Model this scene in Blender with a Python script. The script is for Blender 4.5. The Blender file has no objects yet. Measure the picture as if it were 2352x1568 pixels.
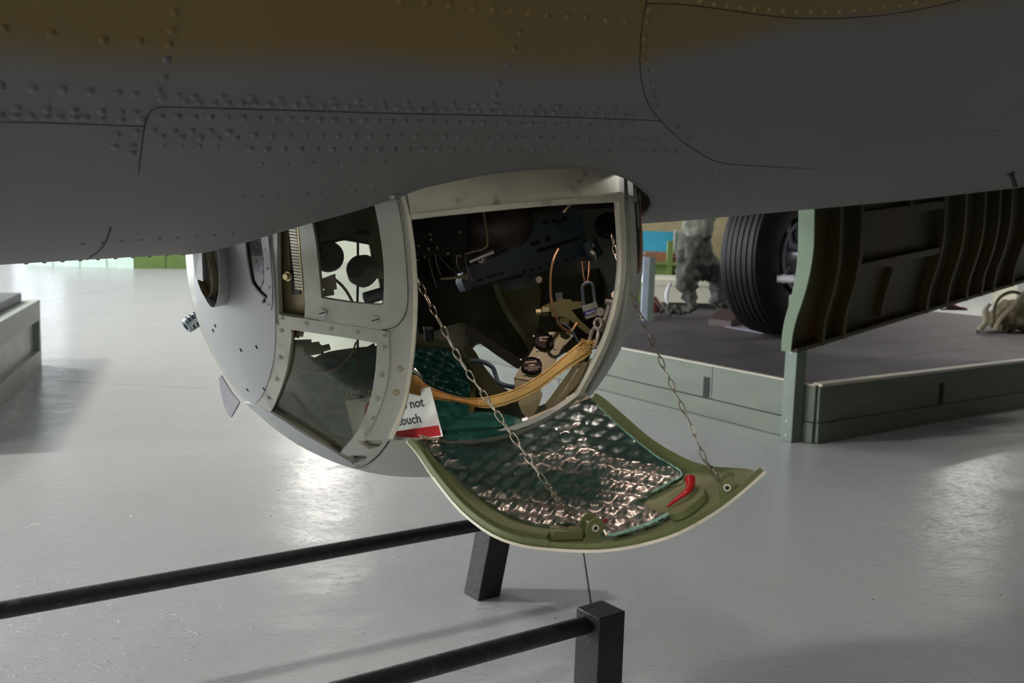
import bpy, bmesh, math, random
import numpy as np
from mathutils import Vector, Matrix
from mathutils.geometry import delaunay_2d_cdt
random.seed(7)
SC = bpy.context.scene
COL = SC.collection

# ------------------------------------------------------------------ camera
F, PX0, PY0, H = 2250., 1176., 784., 1.30
_p, _r = math.atan(279/2250), 0.030
_f = np.array([0, math.cos(_p), -math.sin(_p)]); _rt = np.array([1., 0, 0]); _up = np.cross(_rt, _f)
R_ = _rt*math.cos(_r)+_up*math.sin(_r); U_ = _up*math.cos(_r)-_rt*math.sin(_r); F_ = _f
O = np.array([0, 0, H])
cam = bpy.data.cameras.new('camera'); co = bpy.data.objects.new('camera', cam); COL.objects.link(co)
cam.sensor_width = 36; cam.lens = F/2352*36; cam.clip_start = .05; cam.clip_end = 200
M4 = Matrix(((R_[0], U_[0], -F_[0], O[0]), (R_[1], U_[1], -F_[1], O[1]), (R_[2], U_[2], -F_[2], O[2]), (0, 0, 0, 1)))
co.matrix_world = M4
cam.dof.use_dof = True; cam.dof.focus_distance = 2.15; cam.dof.aperture_fstop = 6.3
SC.camera = co
# ------------------------------------------------------------------ world, exposure
w = bpy.data.worlds.new('world'); SC.world = w; w.use_nodes = True
w.node_tree.nodes['Background'].inputs[0].default_value = (.75, .85, 1, 1)
w.node_tree.nodes['Background'].inputs[1].default_value = .4
vs = SC.view_settings
vs.view_transform = 'Standard'; vs.look = 'None'; vs.exposure = 0.28; vs.gamma = 1; vs.use_curve_mapping = False
WIN_STR = 7.5      # daylight behind the hall windows
LAMP_STR = 110.0    # bay lamps

# ------------------------------------------------------------------ maths helpers
def ray(x, y): return R_*(x-PX0)/F-U_*(y-PY0)/F+F_
def proj(P):
    v = np.asarray(P)-O; z = v@F_
    return PX0+F*(v@R_)/z, PY0-F*(v@U_)/z, z
def dep(x, y, z): return O+ray(x, y)*z
def flr(x, y, h=0.):
    d = ray(x, y); return O+d*((h-H)/d[2])
def onplane(x, y, P, n):
    d = ray(x, y); return O+d*(((P-O)@n)/(d@n))
def nrm(v):
    v = np.asarray(v, float); return v/max(np.linalg.norm(v), 1e-12)
def cat(pts, n=6, closed=False):
    P = [np.asarray(p, float) for p in pts]; N = len(P); out = []
    rng = range(N) if closed else range(N-1)
    for i in rng:
        if closed: p0, p1, p2, p3 = P[i-1], P[i], P[(i+1) % N], P[(i+2) % N]
        else: p0, p1, p2, p3 = P[max(i-1, 0)], P[i], P[i+1], P[min(i+2, N-1)]
        for k in range(n):
            t = k/n
            out.append(.5*((2*p1)+(-p0+p2)*t+(2*p0-5*p1+4*p2-p3)*t*t+(-p0+3*p1-3*p2+p3)*t**3))
    if not closed: out.append(P[-1])
    return out
def dens(poly, step):
    out = []
    for i in range(len(poly)):
        a = np.asarray(poly[i], float); b = np.asarray(poly[(i+1) % len(poly)], float)
        L = np.linalg.norm(b-a); k = max(1, int(round(L/step)))
        for j in range(k): out.append(a+(b-a)*j/k)
    return out
def inside(P, poly):
    poly = np.asarray(poly); x, y = P[:, 0], P[:, 1]; r = np.zeros(len(P), bool); j = len(poly)-1
    for i in range(len(poly)):
        xi, yi = poly[i]; xj, yj = poly[j]
        c = ((yi > y) != (yj > y)) & (x < (xj-xi)*(y-yi)/((yj-yi) or 1e-12)+xi)
        r ^= c; j = i
    return r

# ------------------------------------------------------------------ materials
def M(name, col, rough=.5, metal=0., var=.12, vs_=6., bump=0., bs=60., coat=0., col2=None, c2scale=4., c2lo=.55, c2hi=.65, spec=.5, stretch=None):
    m = bpy.data.materials.new(name); m.use_nodes = True; nt = m.node_tree; N = nt.nodes; L = nt.links
    b = N['Principled BSDF']; b.inputs['Roughness'].default_value = rough; b.inputs['Metallic'].default_value = metal
    b.inputs['Specular IOR Level'].default_value = spec
    if coat: b.inputs['Coat Weight'].default_value = coat; b.inputs['Coat Roughness'].default_value = .12
    tc = N.new('ShaderNodeTexCoord'); src = tc.outputs['Object']
    if stretch:
        mp = N.new('ShaderNodeMapping'); mp.inputs['Scale'].default_value = stretch; L.new(src, mp.inputs[0]); src = mp.outputs[0]
    nz = N.new('ShaderNodeTexNoise'); nz.inputs['Scale'].default_value = vs_; nz.inputs['Detail'].default_value = 6; L.new(src, nz.inputs[0])
    mr = N.new('ShaderNodeMapRange'); mr.inputs[1].default_value = .3; mr.inputs[2].default_value = .7; mr.inputs[3].default_value = 1-var; mr.inputs[4].default_value = 1+var
    L.new(nz.outputs[0], mr.inputs[0])
    vm = N.new('ShaderNodeVectorMath'); vm.operation = 'SCALE'; L.new(mr.outputs[0], vm.inputs['Scale'])
    vm.inputs[0].default_value = col
    if col2:
        n2 = N.new('ShaderNodeTexNoise'); n2.inputs['Scale'].default_value = c2scale; n2.inputs['Detail'].default_value = 8; L.new(src, n2.inputs[0])
        r2 = N.new('ShaderNodeMapRange'); r2.inputs[1].default_value = c2lo; r2.inputs[2].default_value = c2hi; L.new(n2.outputs[0], r2.inputs[0])
        mx = N.new('ShaderNodeMix'); mx.data_type = 'RGBA'; L.new(r2.outputs[0], mx.inputs[0]); mx.inputs[6].default_value = (*col, 1); mx.inputs[7].default_value = (*col2, 1)
        L.new(mx.outputs[2], vm.inputs[0])
    L.new(vm.outputs[0], b.inputs['Base Color'])
    if bump:
        n3 = N.new('ShaderNodeTexNoise'); n3.inputs['Scale'].default_value = bs; n3.inputs['Detail'].default_value = 4; L.new(src, n3.inputs[0])
        bp = N.new('ShaderNodeBump'); bp.inputs['Strength'].default_value = bump; bp.inputs['Distance'].default_value = .01; L.new(n3.outputs[0], bp.inputs['Height']); L.new(bp.outputs[0], b.inputs['Normal'])
    return m
def s2l(r, g, b):
    f = lambda c: (c/255/12.92) if c/255 <= .04045 else ((c/255+.055)/1.055)**2.4
    return (f(r), f(g), f(b))
def glassy(name, tint, alpha, rough=.05, gl=.25):
    m = bpy.data.materials.new(name); m.use_nodes = True; nt = m.node_tree; N = nt.nodes; L = nt.links
    for n in list(N): N.remove(n)
    o = N.new('ShaderNodeOutputMaterial'); t = N.new('ShaderNodeBsdfTransparent'); t.inputs[0].default_value = (*tint, 1)
    g = N.new('ShaderNodeBsdfGlossy'); g.inputs['Roughness'].default_value = rough
    d = N.new('ShaderNodeBsdfDiffuse'); d.inputs[0].default_value = (.55, .55, .5, 1)
    m1 = N.new('ShaderNodeMixShader'); m1.inputs[0].default_value = alpha; L.new(t.outputs[0], m1.inputs[1]); L.new(d.outputs[0], m1.inputs[2])
    fr = N.new('ShaderNodeFresnel'); fr.inputs[0].default_value = 1.45
    mm = N.new('ShaderNodeMath'); mm.operation = 'MULTIPLY'; mm.inputs[1].default_value = gl*4; L.new(fr.outputs[0], mm.inputs[0]); mm.use_clamp = True
    m2 = N.new('ShaderNodeMixShader'); L.new(mm.outputs[0], m2.inputs[0]); L.new(m1.outputs[0], m2.inputs[1]); L.new(g.outputs[0], m2.inputs[2])
    L.new(m2.outputs[0], o.inputs[0]); return m
def emis(name, col, st):
    m = bpy.data.materials.new(name); m.use_nodes = True; nt = m.node_tree; N = nt.nodes
    for n in list(N): N.remove(n)
    o = N.new('ShaderNodeOutputMaterial'); e = N.new('ShaderNodeEmission'); e.inputs[0].default_value = (*col, 1); e.inputs[1].default_value = st
    nt.links.new(e.outputs[0], o.inputs[0]); return m

GREY = M('turret_grey_paint', (.50, .51, .455), .42, .12, .07, 5, .04, 120, col2=(.28, .28, .25), c2scale=7, c2lo=.6, c2hi=.75)
CHEEK = M('cheek_grey_paint', (.47, .49, .50), .45, .1, .05, 4, .03, 120)
CREAM = M('worn_cream_metal', (.80, .75, .60), .4, .15, .12, 9, .05, 90, col2=(.36, .31, .22), c2scale=26, c2lo=.60, c2hi=.75)
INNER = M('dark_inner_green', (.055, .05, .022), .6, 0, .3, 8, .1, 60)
OLIVE = M('olive_inner_paint', (.16, .18, .075), .42, 0, .12, 7, .05, 90)
TANRIB = M('tan_cast_metal', (.30, .25, .14), .4, .3, .15, 9, .08, 80)
ODRAB = M('olive_drab_part', (.13, .125, .05), .5, .1, .15, 10, .05, 80)
BLACK = M('black_enamel', (.012, .012, .013), .35, 0, .3, 10)
DKPLUM = M('dark_brown_enamel', (.045, .032, .030), .4, 0, .2, 10)
GUNBLUE = M('blued_gun_metal', (.085, .12, .165), .45, .25, .2, 12, .05, 100)
STEEL = M('bare_steel', (.55, .54, .52), .28, .9, .1, 20)
CHAINM = M('chain_steel', (.50, .46, .38), .3, .9, .15, 30, col2=(.22, .12, .07), c2scale=25)
PINKST = M('brushed_link_steel', (.62, .54, .50), .3, .85, .1, 20)
BRONZE = M('bronze_cable', (.40, .24, .13), .4, .8, .2, 60, .4, 300)
BRASS = M('brass_fitting', (.42, .35, .2), .38, .7, .15, 20)
SEAMM = M('seam_shadow_gap', (.015, .015, .015), .8, 0, 0)
STRAP = M('tan_webbing', (.62, .40, .13), .75, 0, .15, 30, .3, 400)
STRAP2 = M('gold_webbing_shaded', (.42, .22, .035), .7, 0, .3, 25, .3, 300)  # deeper gold of the strap's left part, with its shade painted in
THREAD = M('brown_thread', (.17, .10, .025), .8)
WHITE = M('sign_white', (.95, .88, .87), .25, 0, .02, coat=.5)
RED = M('sign_red', (.62, .03, .035), .5, 0, .04, spec=.2)
REDP = M('red_paint', (.50, .012, .015), .3, 0, .15, 20, .1, 60)
TEXTB = M('sign_black', (.012, .008, .014), .4, 0, 0)
YEL = M('stencil_yellow', (.80, .55, .04), .6, 0, .25, 40)
LOCKB = M('padlock_blue', (.015, .03, .30), .4)
QUILT = M('quilt_green_vinyl', (.012, .085, .068), .22, .35, .3, 12, .12, 70, coat=.6, col2=(.03, .14, .10), c2scale=22, c2lo=.6, c2hi=.72)
def foil(base):
    nt = base.node_tree; N = nt.nodes; L = nt.links; b = N['Principled BSDF']; g = N.new('ShaderNodeBsdfGlossy'); g.inputs[0].default_value = (.95, .80, .76, 1); g.inputs['Roughness'].default_value = .36
    mx = N.new('ShaderNodeMixShader'); mx.inputs[0].default_value = .24; o = [n for n in N if n.type == 'OUTPUT_MATERIAL'][0]
    L.new(b.outputs[0], mx.inputs[1]); L.new(g.outputs[0], mx.inputs[2]); L.new(mx.outputs[0], o.inputs[0])
    for l in list(b.inputs['Normal'].links): L.new(l.from_socket, g.inputs['Normal'])
foil(QUILT)
QUILTD = M('quilt_green_cloth', (.025, .12, .095), .5, .0, .25, 10, .25, 50)
QUILT2 = M('quilt_green_gloss', (.022, .12, .095), .28, .05, .3, 12, .12, 70, coat=.4, col2=(.04, .17, .13), c2scale=22, c2lo=.6, c2hi=.72)
QEDGE = M('quilt_frayed_edge', (.22, .42, .33), .7, 0, .4, 90)
TAPE = M('tan_edging_tape', (.50, .42, .30), .5, .1, .15, 20, .1, 60)
BLKPOST = M('black_barrier_paint', (.016, .014, .018), .45, 0, .3, 12, .25, 60, col2=(.05, .045, .045), c2scale=18, c2lo=.62, c2hi=.7)
RUBBER = M('tyre_rubber', (.008, .008, .011), .5, 0, .2, 10, spec=.3)
HUBM = M('wheel_hub_metal', (.32, .34, .40), .35, .6, .1, 10)
PLAT = M('platform_green_paint', (.128, .152, .122), .55, 0, .12, 3, .12, 40, stretch=(1, 1, 3))
DECK = M('deck_dark_boards', (.062, .053, .06), .6, 0, .25, 3, .15, 40)
TIMG = M('timber_green_paint', (.14, .18, .155), .55, 0, .12, 5, .1, 40)
LIGHTTRIM = M('pale_top_trim', (.50, .48, .40), .5, 0, .1, 5)
BAYM = M('bay_door_primer', (.046, .036, .008), .5, 0, .35, 3, .05, 40, col2=(.05, .022, .007), c2scale=3)
BAYEDGE = M('bay_door_edge_green', (.15, .21, .14), .5, 0, .06, 6)
CLOTH = M('grey_green_cloth', (.22, .23, .19), .85, 0, .35, 14, .5, 30)
CLOTHD = M('dark_coverall_cloth', (.075, .08, .07), .85, 0, .4, 12, .5, 25)
BOOT = M('maroon_boot_leather', (.12, .03, .03), .35, 0, .3, 10)
RAG = M('white_rag', (.6, .58, .62), .8, 0, .1, 20, .4, 60)
SKIN = M('skin', (.45, .28, .2), .5, 0, .05)
CANVAS = M('bag_canvas', (.26, .22, .13), .8, 0, .25, 18, .4, 70)
WALLM = M('hall_wall_white', (.62, .62, .58), .8, 0, .04, 1)
WALLD = M('hall_wall_dark', (.13, .12, .10), .8, 0, .05, 1)
CEILM = M('hall_ceiling', (.26, .27, .27), .8, 0, .05, 1)
TANW = M('tan_board', (.58, .48, .28), .7)
BLUEB = M('sky_blue_panel', (.08, .55, .80), .5, 0, .08, 3)
CREAMB = M('cream_bench_paint', (.80, .80, .66), .5, 0, .05)
GREENB = M('leaf_green_paint', (.16, .25, .07), .5, 0, .1, 4)
WOODB = M('brown_scrap_wood', (.30, .15, .07), .7, 0, .4, 12, .3, 30)
GLASS = glassy('turret_perspex', (.85, .88, .82), .012, .05, .07)
GLASSD = glassy('turret_side_glass', (.42, .45, .52), .12, .06, .35)
PURPM = M('grey_violet_strip', (.20, .18, .24), .6)
RUST = M('rust_brown_trim', (.22, .10, .045), .6, .2, .3, 20)
PLINTH = M('plinth_grey_paint', (.42, .46, .42), .45, 0, .08, 3, .06, 40)
PLINTHP = M('plinth_panel_marbled', (.30, .33, .27), .35, 0, .25, 7, .1, 30, col2=(.36, .38, .34), c2scale=9)
DIAL = M('dial_face_black', (.02, .017, .015), .6, 0, .1, spec=.08)
DIALT = M('dial_marking', (.42, .33, .22), .5, 0, 0)

# ------------------------------------------------------------------ object helpers
WL = {}
def tag(o, label=None, cat=None, group=None, kind=None):
    if label: o['label'] = label
    if cat: o['category'] = cat
    if group: o['group'] = group
    if kind: o['kind'] = kind
    return o
def link(o, parent, wloc):
    WL[o.name] = np.asarray(wloc, float); COL.objects.link(o)
    if parent is not None:
        o.parent = parent; o.location = WL[o.name]-WL[parent.name]
    else: o.location = WL[o.name]
    return o
def thing(name, loc, label, cat, group=None):
    o = bpy.data.objects.new(name, None); o.empty_display_size = .1
    link(o, None, loc); return tag(o, label, cat, group)
def mk(name, V, Fc, mats, parent=None, midx=None, sharp=35, origin=None):
    V = np.asarray(V, float)
    c = (V.max(0)+V.min(0))/2 if origin is None else np.asarray(origin, float)
    me = bpy.data.meshes.new(name); me.from_pydata((V-c).tolist(), [], [list(map(int, f)) for f in Fc])
    if not isinstance(mats, (list, tuple)): mats = [mats]
    for m in mats: me.materials.append(m)
    if midx is not None: me.polygons.foreach_set('material_index', midx)
    me.validate()
    me.polygons.foreach_set('use_smooth', [True]*len(me.polygons)); me.set_sharp_from_angle(angle=math.radians(sharp))
    me.update()
    return link(bpy.data.objects.new(name, me), parent, c)
class MB:
    def __init__(s): s.V = []; s.F = []; s.I = []
    def add(s, V, Fc, mi=0):
        n = len(s.V); s.V += [np.asarray(v, float) for v in V]; s.F += [[i+n for i in f] for f in Fc]; s.I += [mi]*len(Fc); return s
    def hull8(s, P, mi=0):   # P: 4 bottom, 4 top
        return s.add(P, [(3, 2, 1, 0), (4, 5, 6, 7), (0, 1, 5, 4), (1, 2, 6, 5), (2, 3, 7, 6), (3, 0, 4, 7)], mi)
    def box(s, c, x, y, z, mi=0):   # centre, half vectors
        c, x, y, z = map(np.asarray, (c, x, y, z))
        return s.hull8([c-x-y-z, c+x-y-z, c+x+y-z, c-x+y-z, c-x-y+z, c+x-y+z, c+x+y+z, c-x+y+z], mi)
    def cyl(s, a, b, r, n=16, mi=0, r2=None, cap=True):
        a = np.asarray(a, float); b = np.asarray(b, float); r2 = r if r2 is None else r2
        t = nrm(b-a); u = nrm(np.cross(t, (0, 0, 1) if abs(t[2]) < .9 else (1, 0, 0))); v = np.cross(t, u)
        V = [a+r*(math.cos(k*2*math.pi/n)*u+math.sin(k*2*math.pi/n)*v) for k in range(n)]+[b+r2*(math.cos(k*2*math.pi/n)*u+math.sin(k*2*math.pi/n)*v) for k in range(n)]
        Fc = [(k, (k+1) % n, n+(k+1) % n, n+k) for k in range(n)]
        if cap: Fc += [tuple(range(n))[::-1], tuple(range(n, 2*n))]
        return s.add(V, Fc, mi)
    def tube(s, P, r, n=8, mi=0, closed=False):
        P = [np.asarray(p, float) for p in P]; m = len(P); V = []; u = None
        for i in range(m):
            t = nrm((P[(i+1) % m] if closed or i < m-1 else P[i])-(P[i-1] if closed or i > 0 else P[i]))
            if u is None: u = np.cross(t, (0, 0, 1) if abs(t[2]) < .9 else (1, 0, 0))
            u = nrm(u-t*(u@t)); v = np.cross(t, u); rr = r[i] if hasattr(r, '__len__') else r
            V += [P[i]+rr*(math.cos(k*2*math.pi/n)*u+math.sin(k*2*math.pi/n)*v) for k in range(n)]
        Fc = []
        for i in range(m if closed else m-1):
            a = i*n; b = ((i+1) % m)*n
            Fc += [(a+k, a+(k+1) % n, b+(k+1) % n, b+k) for k in range(n)]
        if not closed: Fc += [tuple(range(n))[::-1], tuple(range((m-1)*n, m*n))]
        return s.add(V, Fc, mi)
    def lathe(s, c, ax, prof, n=32, mi=0):  # prof: (along, radius)
        c = np.asarray(c, float); t = nrm(ax); u = nrm(np.cross(t, (0, 0, 1) if abs(t[2]) < .9 else (1, 0, 0))); v = np.cross(t, u); V = []
        for (h, r) in prof: V += [c+t*h+r*(math.cos(k*2*math.pi/n)*u+math.sin(k*2*math.pi/n)*v) for k in range(n)]
        Fc = []
        for i in range(len(prof)-1): Fc += [(i*n+k, i*n+(k+1) % n, (i+1)*n+(k+1) % n, (i+1)*n+k) for k in range(n)]
        return s.add(V, Fc, mi)
    def build(s, name, mats, parent=None, sharp=35, bevel=0):
        o = mk(name, s.V, s.F, mats, parent, s.I, sharp)
        if bevel:
            b = o.modifiers.new('bevel', 'BEVEL'); b.width = bevel; b.segments = 2; b.limit_method = 'ANGLE'
        return o
def tri2d(outline, holes, sp):
    O_ = dens(outline, sp); Hs = [dens(h, sp) for h in holes]
    A = np.array(O_); mn, mx = A.min(0), A.max(0)
    gx = np.arange(mn[0]+sp/2, mx[0], sp); gy = np.arange(mn[1]+sp/2, mx[1], sp*.87)
    G = np.array([(x+(sp/2 if j % 2 else 0), y) for j, y in enumerate(gy) for x in gx]).reshape(-1, 2)
    keep = inside(G, A) if len(G) else np.zeros(0, bool)
    B = [A]+[np.array(h) for h in Hs]
    for h in B[1:]: keep &= ~inside(G, h)
    G = G[keep]; allb = np.vstack(B)
    if len(G):
        dm = np.full(len(G), 1e9)
        for q in allb: dm = np.minimum(dm, np.hypot(G[:, 0]-q[0], G[:, 1]-q[1]))
        G = G[dm > sp*.45]
    V = []; E = []
    for b in B:
        n0 = len(V); V += [tuple(p) for p in b]; E += [(n0+i, n0+(i+1) % len(b)) for i in range(len(b))]
    V += [tuple(p) for p in G]
    r = delaunay_2d_cdt([Vector(v) for v in V], E, [], 0, 1e-6)
    P = np.array([tuple(v) for v in r[0]]); T = [tuple(f) for f in r[2]]
    cen = np.array([P[list(f)].mean(0) for f in T]); k = inside(cen, A)
    for h in B[1:]: k &= ~inside(cen, h)
    return P, [f for f, q in zip(T, k) if q]
def patch(name, outline, mapf, mats, parent=None, holes=(), sp=14, th=.004, back=1, sharp=35, uvs=False):
    """polygon in a 2-D chart -> curved sheet with thickness. mapf(x,y)->(point, vector towards the back)"""
    P, T = tri2d(outline, holes, sp); n = len(P)
    m = [mapf(x, y) for x, y in P]; A = np.array([q[0] for q in m]); B = A+np.array([q[1] for q in m])*th
    cnt = {}
    for f in T:
        for i in range(3):
            a, b = f[i], f[(i+1) % 3]; cnt[(a, b)] = 1
    bd = [(a, b) for (a, b) in cnt if (b, a) not in cnt]
    Fc = [f for f in T]+[tuple(i+n for i in f[::-1]) for f in T]+[(b, a, a+n, b+n) for a, b in bd]
    V = np.vstack([A, B]); 
    # front faces must look away from the back vector
    f0 = T[0]; nn = np.cross(A[f0[1]]-A[f0[0]], A[f0[2]]-A[f0[0]])
    if nn@(B[f0[0]]-A[f0[0]]) > 0: Fc = [f[::-1] for f in Fc]
    two = isinstance(mats, (list, tuple)) and len(mats) > 1
    mi = [0]*len(T)+[1 if two else 0]*len(T)+[(2 if two and len(mats) > 2 else 0)]*len(bd)
    used = sorted({i for f in Fc for i in f}); rm = {u: i for i, u in enumerate(used)}
    o = mk(name, V[used], [[rm[i] for i in f] for f in Fc], mats, parent, mi, sharp)
    return o
def pxd(fn):   # depth-function chart (fn(x,y) -> depth along the lens axis), backs away from the viewer
    def m(x, y):
        z = fn(x, y) if callable(fn) else fn
        return dep(x, y, z), nrm(ray(x, y))
    return m
def plane3(a, b, c):   # three (x,y,depth) triples define a plane
    A, B, C_ = [dep(*q) for q in (a, b, c)]; n = nrm(np.cross(B-A, C_-A))
    if n@ray(a[0], a[1]) < 0: n = -n
    return lambda x, y: (onplane(x, y, A, n), n)
def text_mesh(body, size, origin, ux, uy, mat, parent, name='lettering', depth=.0004, align='LEFT', bold=0.):
    cu = bpy.data.curves.new('t', 'FONT'); cu.body = body; cu.size = 1; cu.align_x = align; cu.offset = bold; cu.resolution_u = 3
    ob = bpy.data.objects.new('t', cu); COL.objects.link(ob)
    dg = bpy.context.evaluated_depsgraph_get(); me = bpy.data.meshes.new_from_object(ob.evaluated_get(dg))
    V = np.array([v.co[:] for v in me.vertices]); Fc = [tuple(p.vertices) for p in me.polygons]
    COL.objects.unlink(ob); bpy.data.objects.remove(ob)
    origin = np.asarray(origin, float)
    W = np.array([origin+ux*v[0]*size+uy*v[1]*size for v in V])
    return mk(name, W, Fc, mat, parent)
def dome_mesh(name, r, h, mat, n=10, slot=False):
    me = bpy.data.meshes.new(name); V = [(r*math.cos(2*math.pi*k/n), r*math.sin(2*math.pi*k/n), -h*.2) for k in range(n)]
    V += [(.75*r*math.cos(2*math.pi*k/n), .75*r*math.sin(2*math.pi*k/n), h*.65) for k in range(n)]+[(0, 0, h)]
    Fc = [(k, (k+1) % n, n+(k+1) % n, n+k) for k in range(n)]+[(n+k, n+(k+1) % n, 2*n) for k in range(n)]
    me.from_pydata(V, [], Fc); me.materials.append(mat); me.polygons.foreach_set('use_smooth', [True]*len(Fc)); me.update(); return me
def put(name, me, P, nrmv, parent, spin=0, scale=1):
    o = bpy.data.objects.new(name, me); link(o, parent, P)
    o.rotation_mode = 'QUATERNION'; o.rotation_quaternion = Vector(nrmv).to_track_quat('Z', 'Y') @ Matrix.Rotation(spin, 3, 'Z').to_quaternion()
    if scale != 1: o.scale = (scale,)*3
    return o
def screw_mesh(r, h, mat, mat2):
    m = MB(); m.lathe((0, 0, 0), (0, 0, 1), [(-h, r), (h*.7, r), (h, r*.8), (h, 0.0001)], 16)
    m.box((0, 0, h), (r*.85, 0, 0), (0, r*.13, 0), (0, 0, h*.12), 1)
    me = bpy.data.meshes.new('screw'); me.from_pydata([list(v) for v in m.V], [], m.F); me.materials.append(mat); me.materials.append(mat2)
    me.polygons.foreach_set('material_index', m.I); me.polygons.foreach_set('use_smooth', [True]*len(m.F)); me.set_sharp_from_angle(angle=.6); me.update(); return me

# ================================================================== THE HALL
XL, XR, YF, YB, ZC = -14., 18., -11., 27., 7.5
def quad_wall(name, P, mat, holes=()):
    o = mk(name, P, [(0, 1, 2, 3)], mat); o['kind'] = 'structure'; return o
def structure_box(name, lo, hi, mat, parent=None, holes=None):
    m = MB(); lo = np.array(lo, float); hi = np.array(hi, float); c = (lo+hi)/2; h = (hi-lo)/2
    m.box(c, (h[0], 0, 0), (0, h[1], 0), (0, 0, h[2])); o = m.build(name, mat, parent)
    if parent is None: o['kind'] = 'structure'
    return o
# floor: base plus painted slabs separated by recessed joints
def floor_mat():
    m = bpy.data.materials.new('grey_epoxy_floor'); m.use_nodes = True; nt = m.node_tree; N = nt.nodes; L = nt.links
    b = N['Principled BSDF']; b.inputs['Roughness'].default_value = .25; b.inputs['Specular IOR Level'].default_value = .6
    tc = N.new('ShaderNodeTexCoord')
    n1 = N.new('ShaderNodeTexNoise'); n1.inputs['Scale'].default_value = .9; n1.inputs['Detail'].default_value = 5; L.new(tc.outputs['Object'], n1.inputs[0])
    mx = N.new('ShaderNodeMix'); mx.data_type = 'RGBA'; mx.inputs[6].default_value = (.335, .347, .347, 1); mx.inputs[7].default_value = (.372, .384, .382, 1); L.new(n1.outputs[0], mx.inputs[0])
    v = N.new('ShaderNodeTexVoronoi'); v.inputs['Scale'].default_value = 5.0; L.new(tc.outputs['Object'], v.inputs[0])   # small specks of dirt
    sp = N.new('ShaderNodeMath'); sp.operation = 'LESS_THAN'; sp.inputs[1].default_value = .022; L.new(v.outputs['Distance'], sp.inputs[0])
    m2 = N.new('ShaderNodeMix'); m2.data_type = 'RGBA'; L.new(sp.outputs[0], m2.inputs[0]); L.new(mx.outputs[2], m2.inputs[6]); m2.inputs[7].default_value = (.07, .06, .05, 1)
    L.new(m2.outputs[2], b.inputs['Base Color'])
    # orange-peel and trowel marks
    mp = N.new('ShaderNodeMapping'); mp.inputs['Scale'].default_value = (.5, 1.6, 1); L.new(tc.outputs['Object'], mp.inputs[0])
    n2 = N.new('ShaderNodeTexNoise'); n2.inputs['Scale'].default_value = 48; n2.inputs['Detail'].default_value = 3; n2.inputs['Distortion'].default_value = 1.2; L.new(mp.outputs[0], n2.inputs[0])
    r2 = N.new('ShaderNodeMapRange'); r2.inputs[1].default_value = .56; r2.inputs[2].default_value = .82; L.new(n2.outputs[0], r2.inputs[0])
    n3 = N.new('ShaderNodeTexNoise'); n3.inputs['Scale'].default_value = 3.; n3.inputs['Detail'].default_value = 2; L.new(tc.outputs['Object'], n3.inputs[0])
    ad = N.new('ShaderNodeMath'); ad.operation = 'MULTIPLY_ADD'; L.new(n3.outputs[0], ad.inputs[0]); ad.inputs[1].default_value = 2.2; L.new(r2.outputs[0], ad.inputs[2])
    bp = N.new('ShaderNodeBump'); bp.inputs['Strength'].default_value = .9; bp.inputs['Distance'].default_value = .004; L.new(ad.outputs[0], bp.inputs['Height']); L.new(bp.outputs[0], b.inputs['Normal'])
    n4 = N.new('ShaderNodeTexNoise'); n4.inputs['Scale'].default_value = 2.2; n4.inputs['Detail'].default_value = 6; L.new(tc.outputs['Object'], n4.inputs[0])
    rr = N.new('ShaderNodeMapRange'); rr.inputs[3].default_value = .20; rr.inputs[4].default_value = .30; L.new(n4.outputs[0], rr.inputs[0]); L.new(rr.outputs[0], b.inputs['Roughness'])
    return m
FLM = floor_mat()
JOINT = M('joint_filler', (.30, .29, .26), .7)
fl = structure_box('floor', (XL, YF, -.2), (XR, YB, -.012), JOINT)
ja, jb = flr(95, 873), flr(500, 893); jc = flr(1340, 1265)[:2]; jd = flr(1356, 1375)[:2]
je = flr(92, 697)
tang = nrm((jb-ja)[:2]); perp = nrm(jc-jd)   # the two families of joints as they run in the hall
_B = np.linalg.inv(np.array([tang, perp]).T)
gap = .007
def slab(u0, u1, v0, v1):
    P = []
    for z in (-.06, 0):
        for (a, b) in ((u0+gap/2, v0+gap/2), (u1-gap/2, v0+gap/2), (u1-gap/2, v1-gap/2), (u0+gap/2, v1-gap/2)):
            q = ja[:2]+tang*a+perp*b; P.append((q[0], q[1], z))
    m = MB(); m.hull8(P); o = m.build('slab', FLM, fl, bevel=0); return o
uj = float((_B@(jc-ja[:2]))[0]); vj = float((_B@((je-ja)[:2]))[1])
us = [uj-21, uj-14, uj-7, uj, uj+7, uj+14]; vs2 = [-vj*3, -vj*2, -vj, 0, vj, 2*vj, 3*vj, 4*vj, 5*vj]
vs2 = [v for v in vs2 if -14 < v < 24]
# -- keep the slabs inside the hall by clipping the outer ones to its size
def slab_clip(u0, u1, v0, v1):
    pts = [(u0+gap/2, v0+gap/2), (u1-gap/2, v0+gap/2), (u1-gap/2, v1-gap/2), (u0+gap/2, v1-gap/2)]
    poly = [ja[:2]+tang*a+perp*b for a, b in pts]
    for ax, lim, sg in ((0, XL, 1), (0, XR, -1), (1, YF, 1), (1, YB, -1)):
        out = []
        for i in range(len(poly)):
            a = poly[i-1]; b = poly[i]; da = sg*(a[ax]-lim); db = sg*(b[ax]-lim)
            if (da >= 0) != (db >= 0): out.append(a+(b-a)*(da/(da-db)))
            if db >= 0: out.append(b)
        poly = out
        if len(poly) < 3: return
    n = len(poly); V = [(p[0], p[1], 0.) for p in poly]+[(p[0], p[1], -.06) for p in poly]
    Fc = [tuple(range(n)), tuple(range(n, 2*n))[::-1]]+[(i, i+n, (i+1) % n+n, (i+1) % n) for i in range(n)]
    mk('slab', V, Fc, FLM, fl, origin=(0, 0, 0))
us = [-40]+us+[60]; vs2 = [-40]+vs2+[60]
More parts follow.
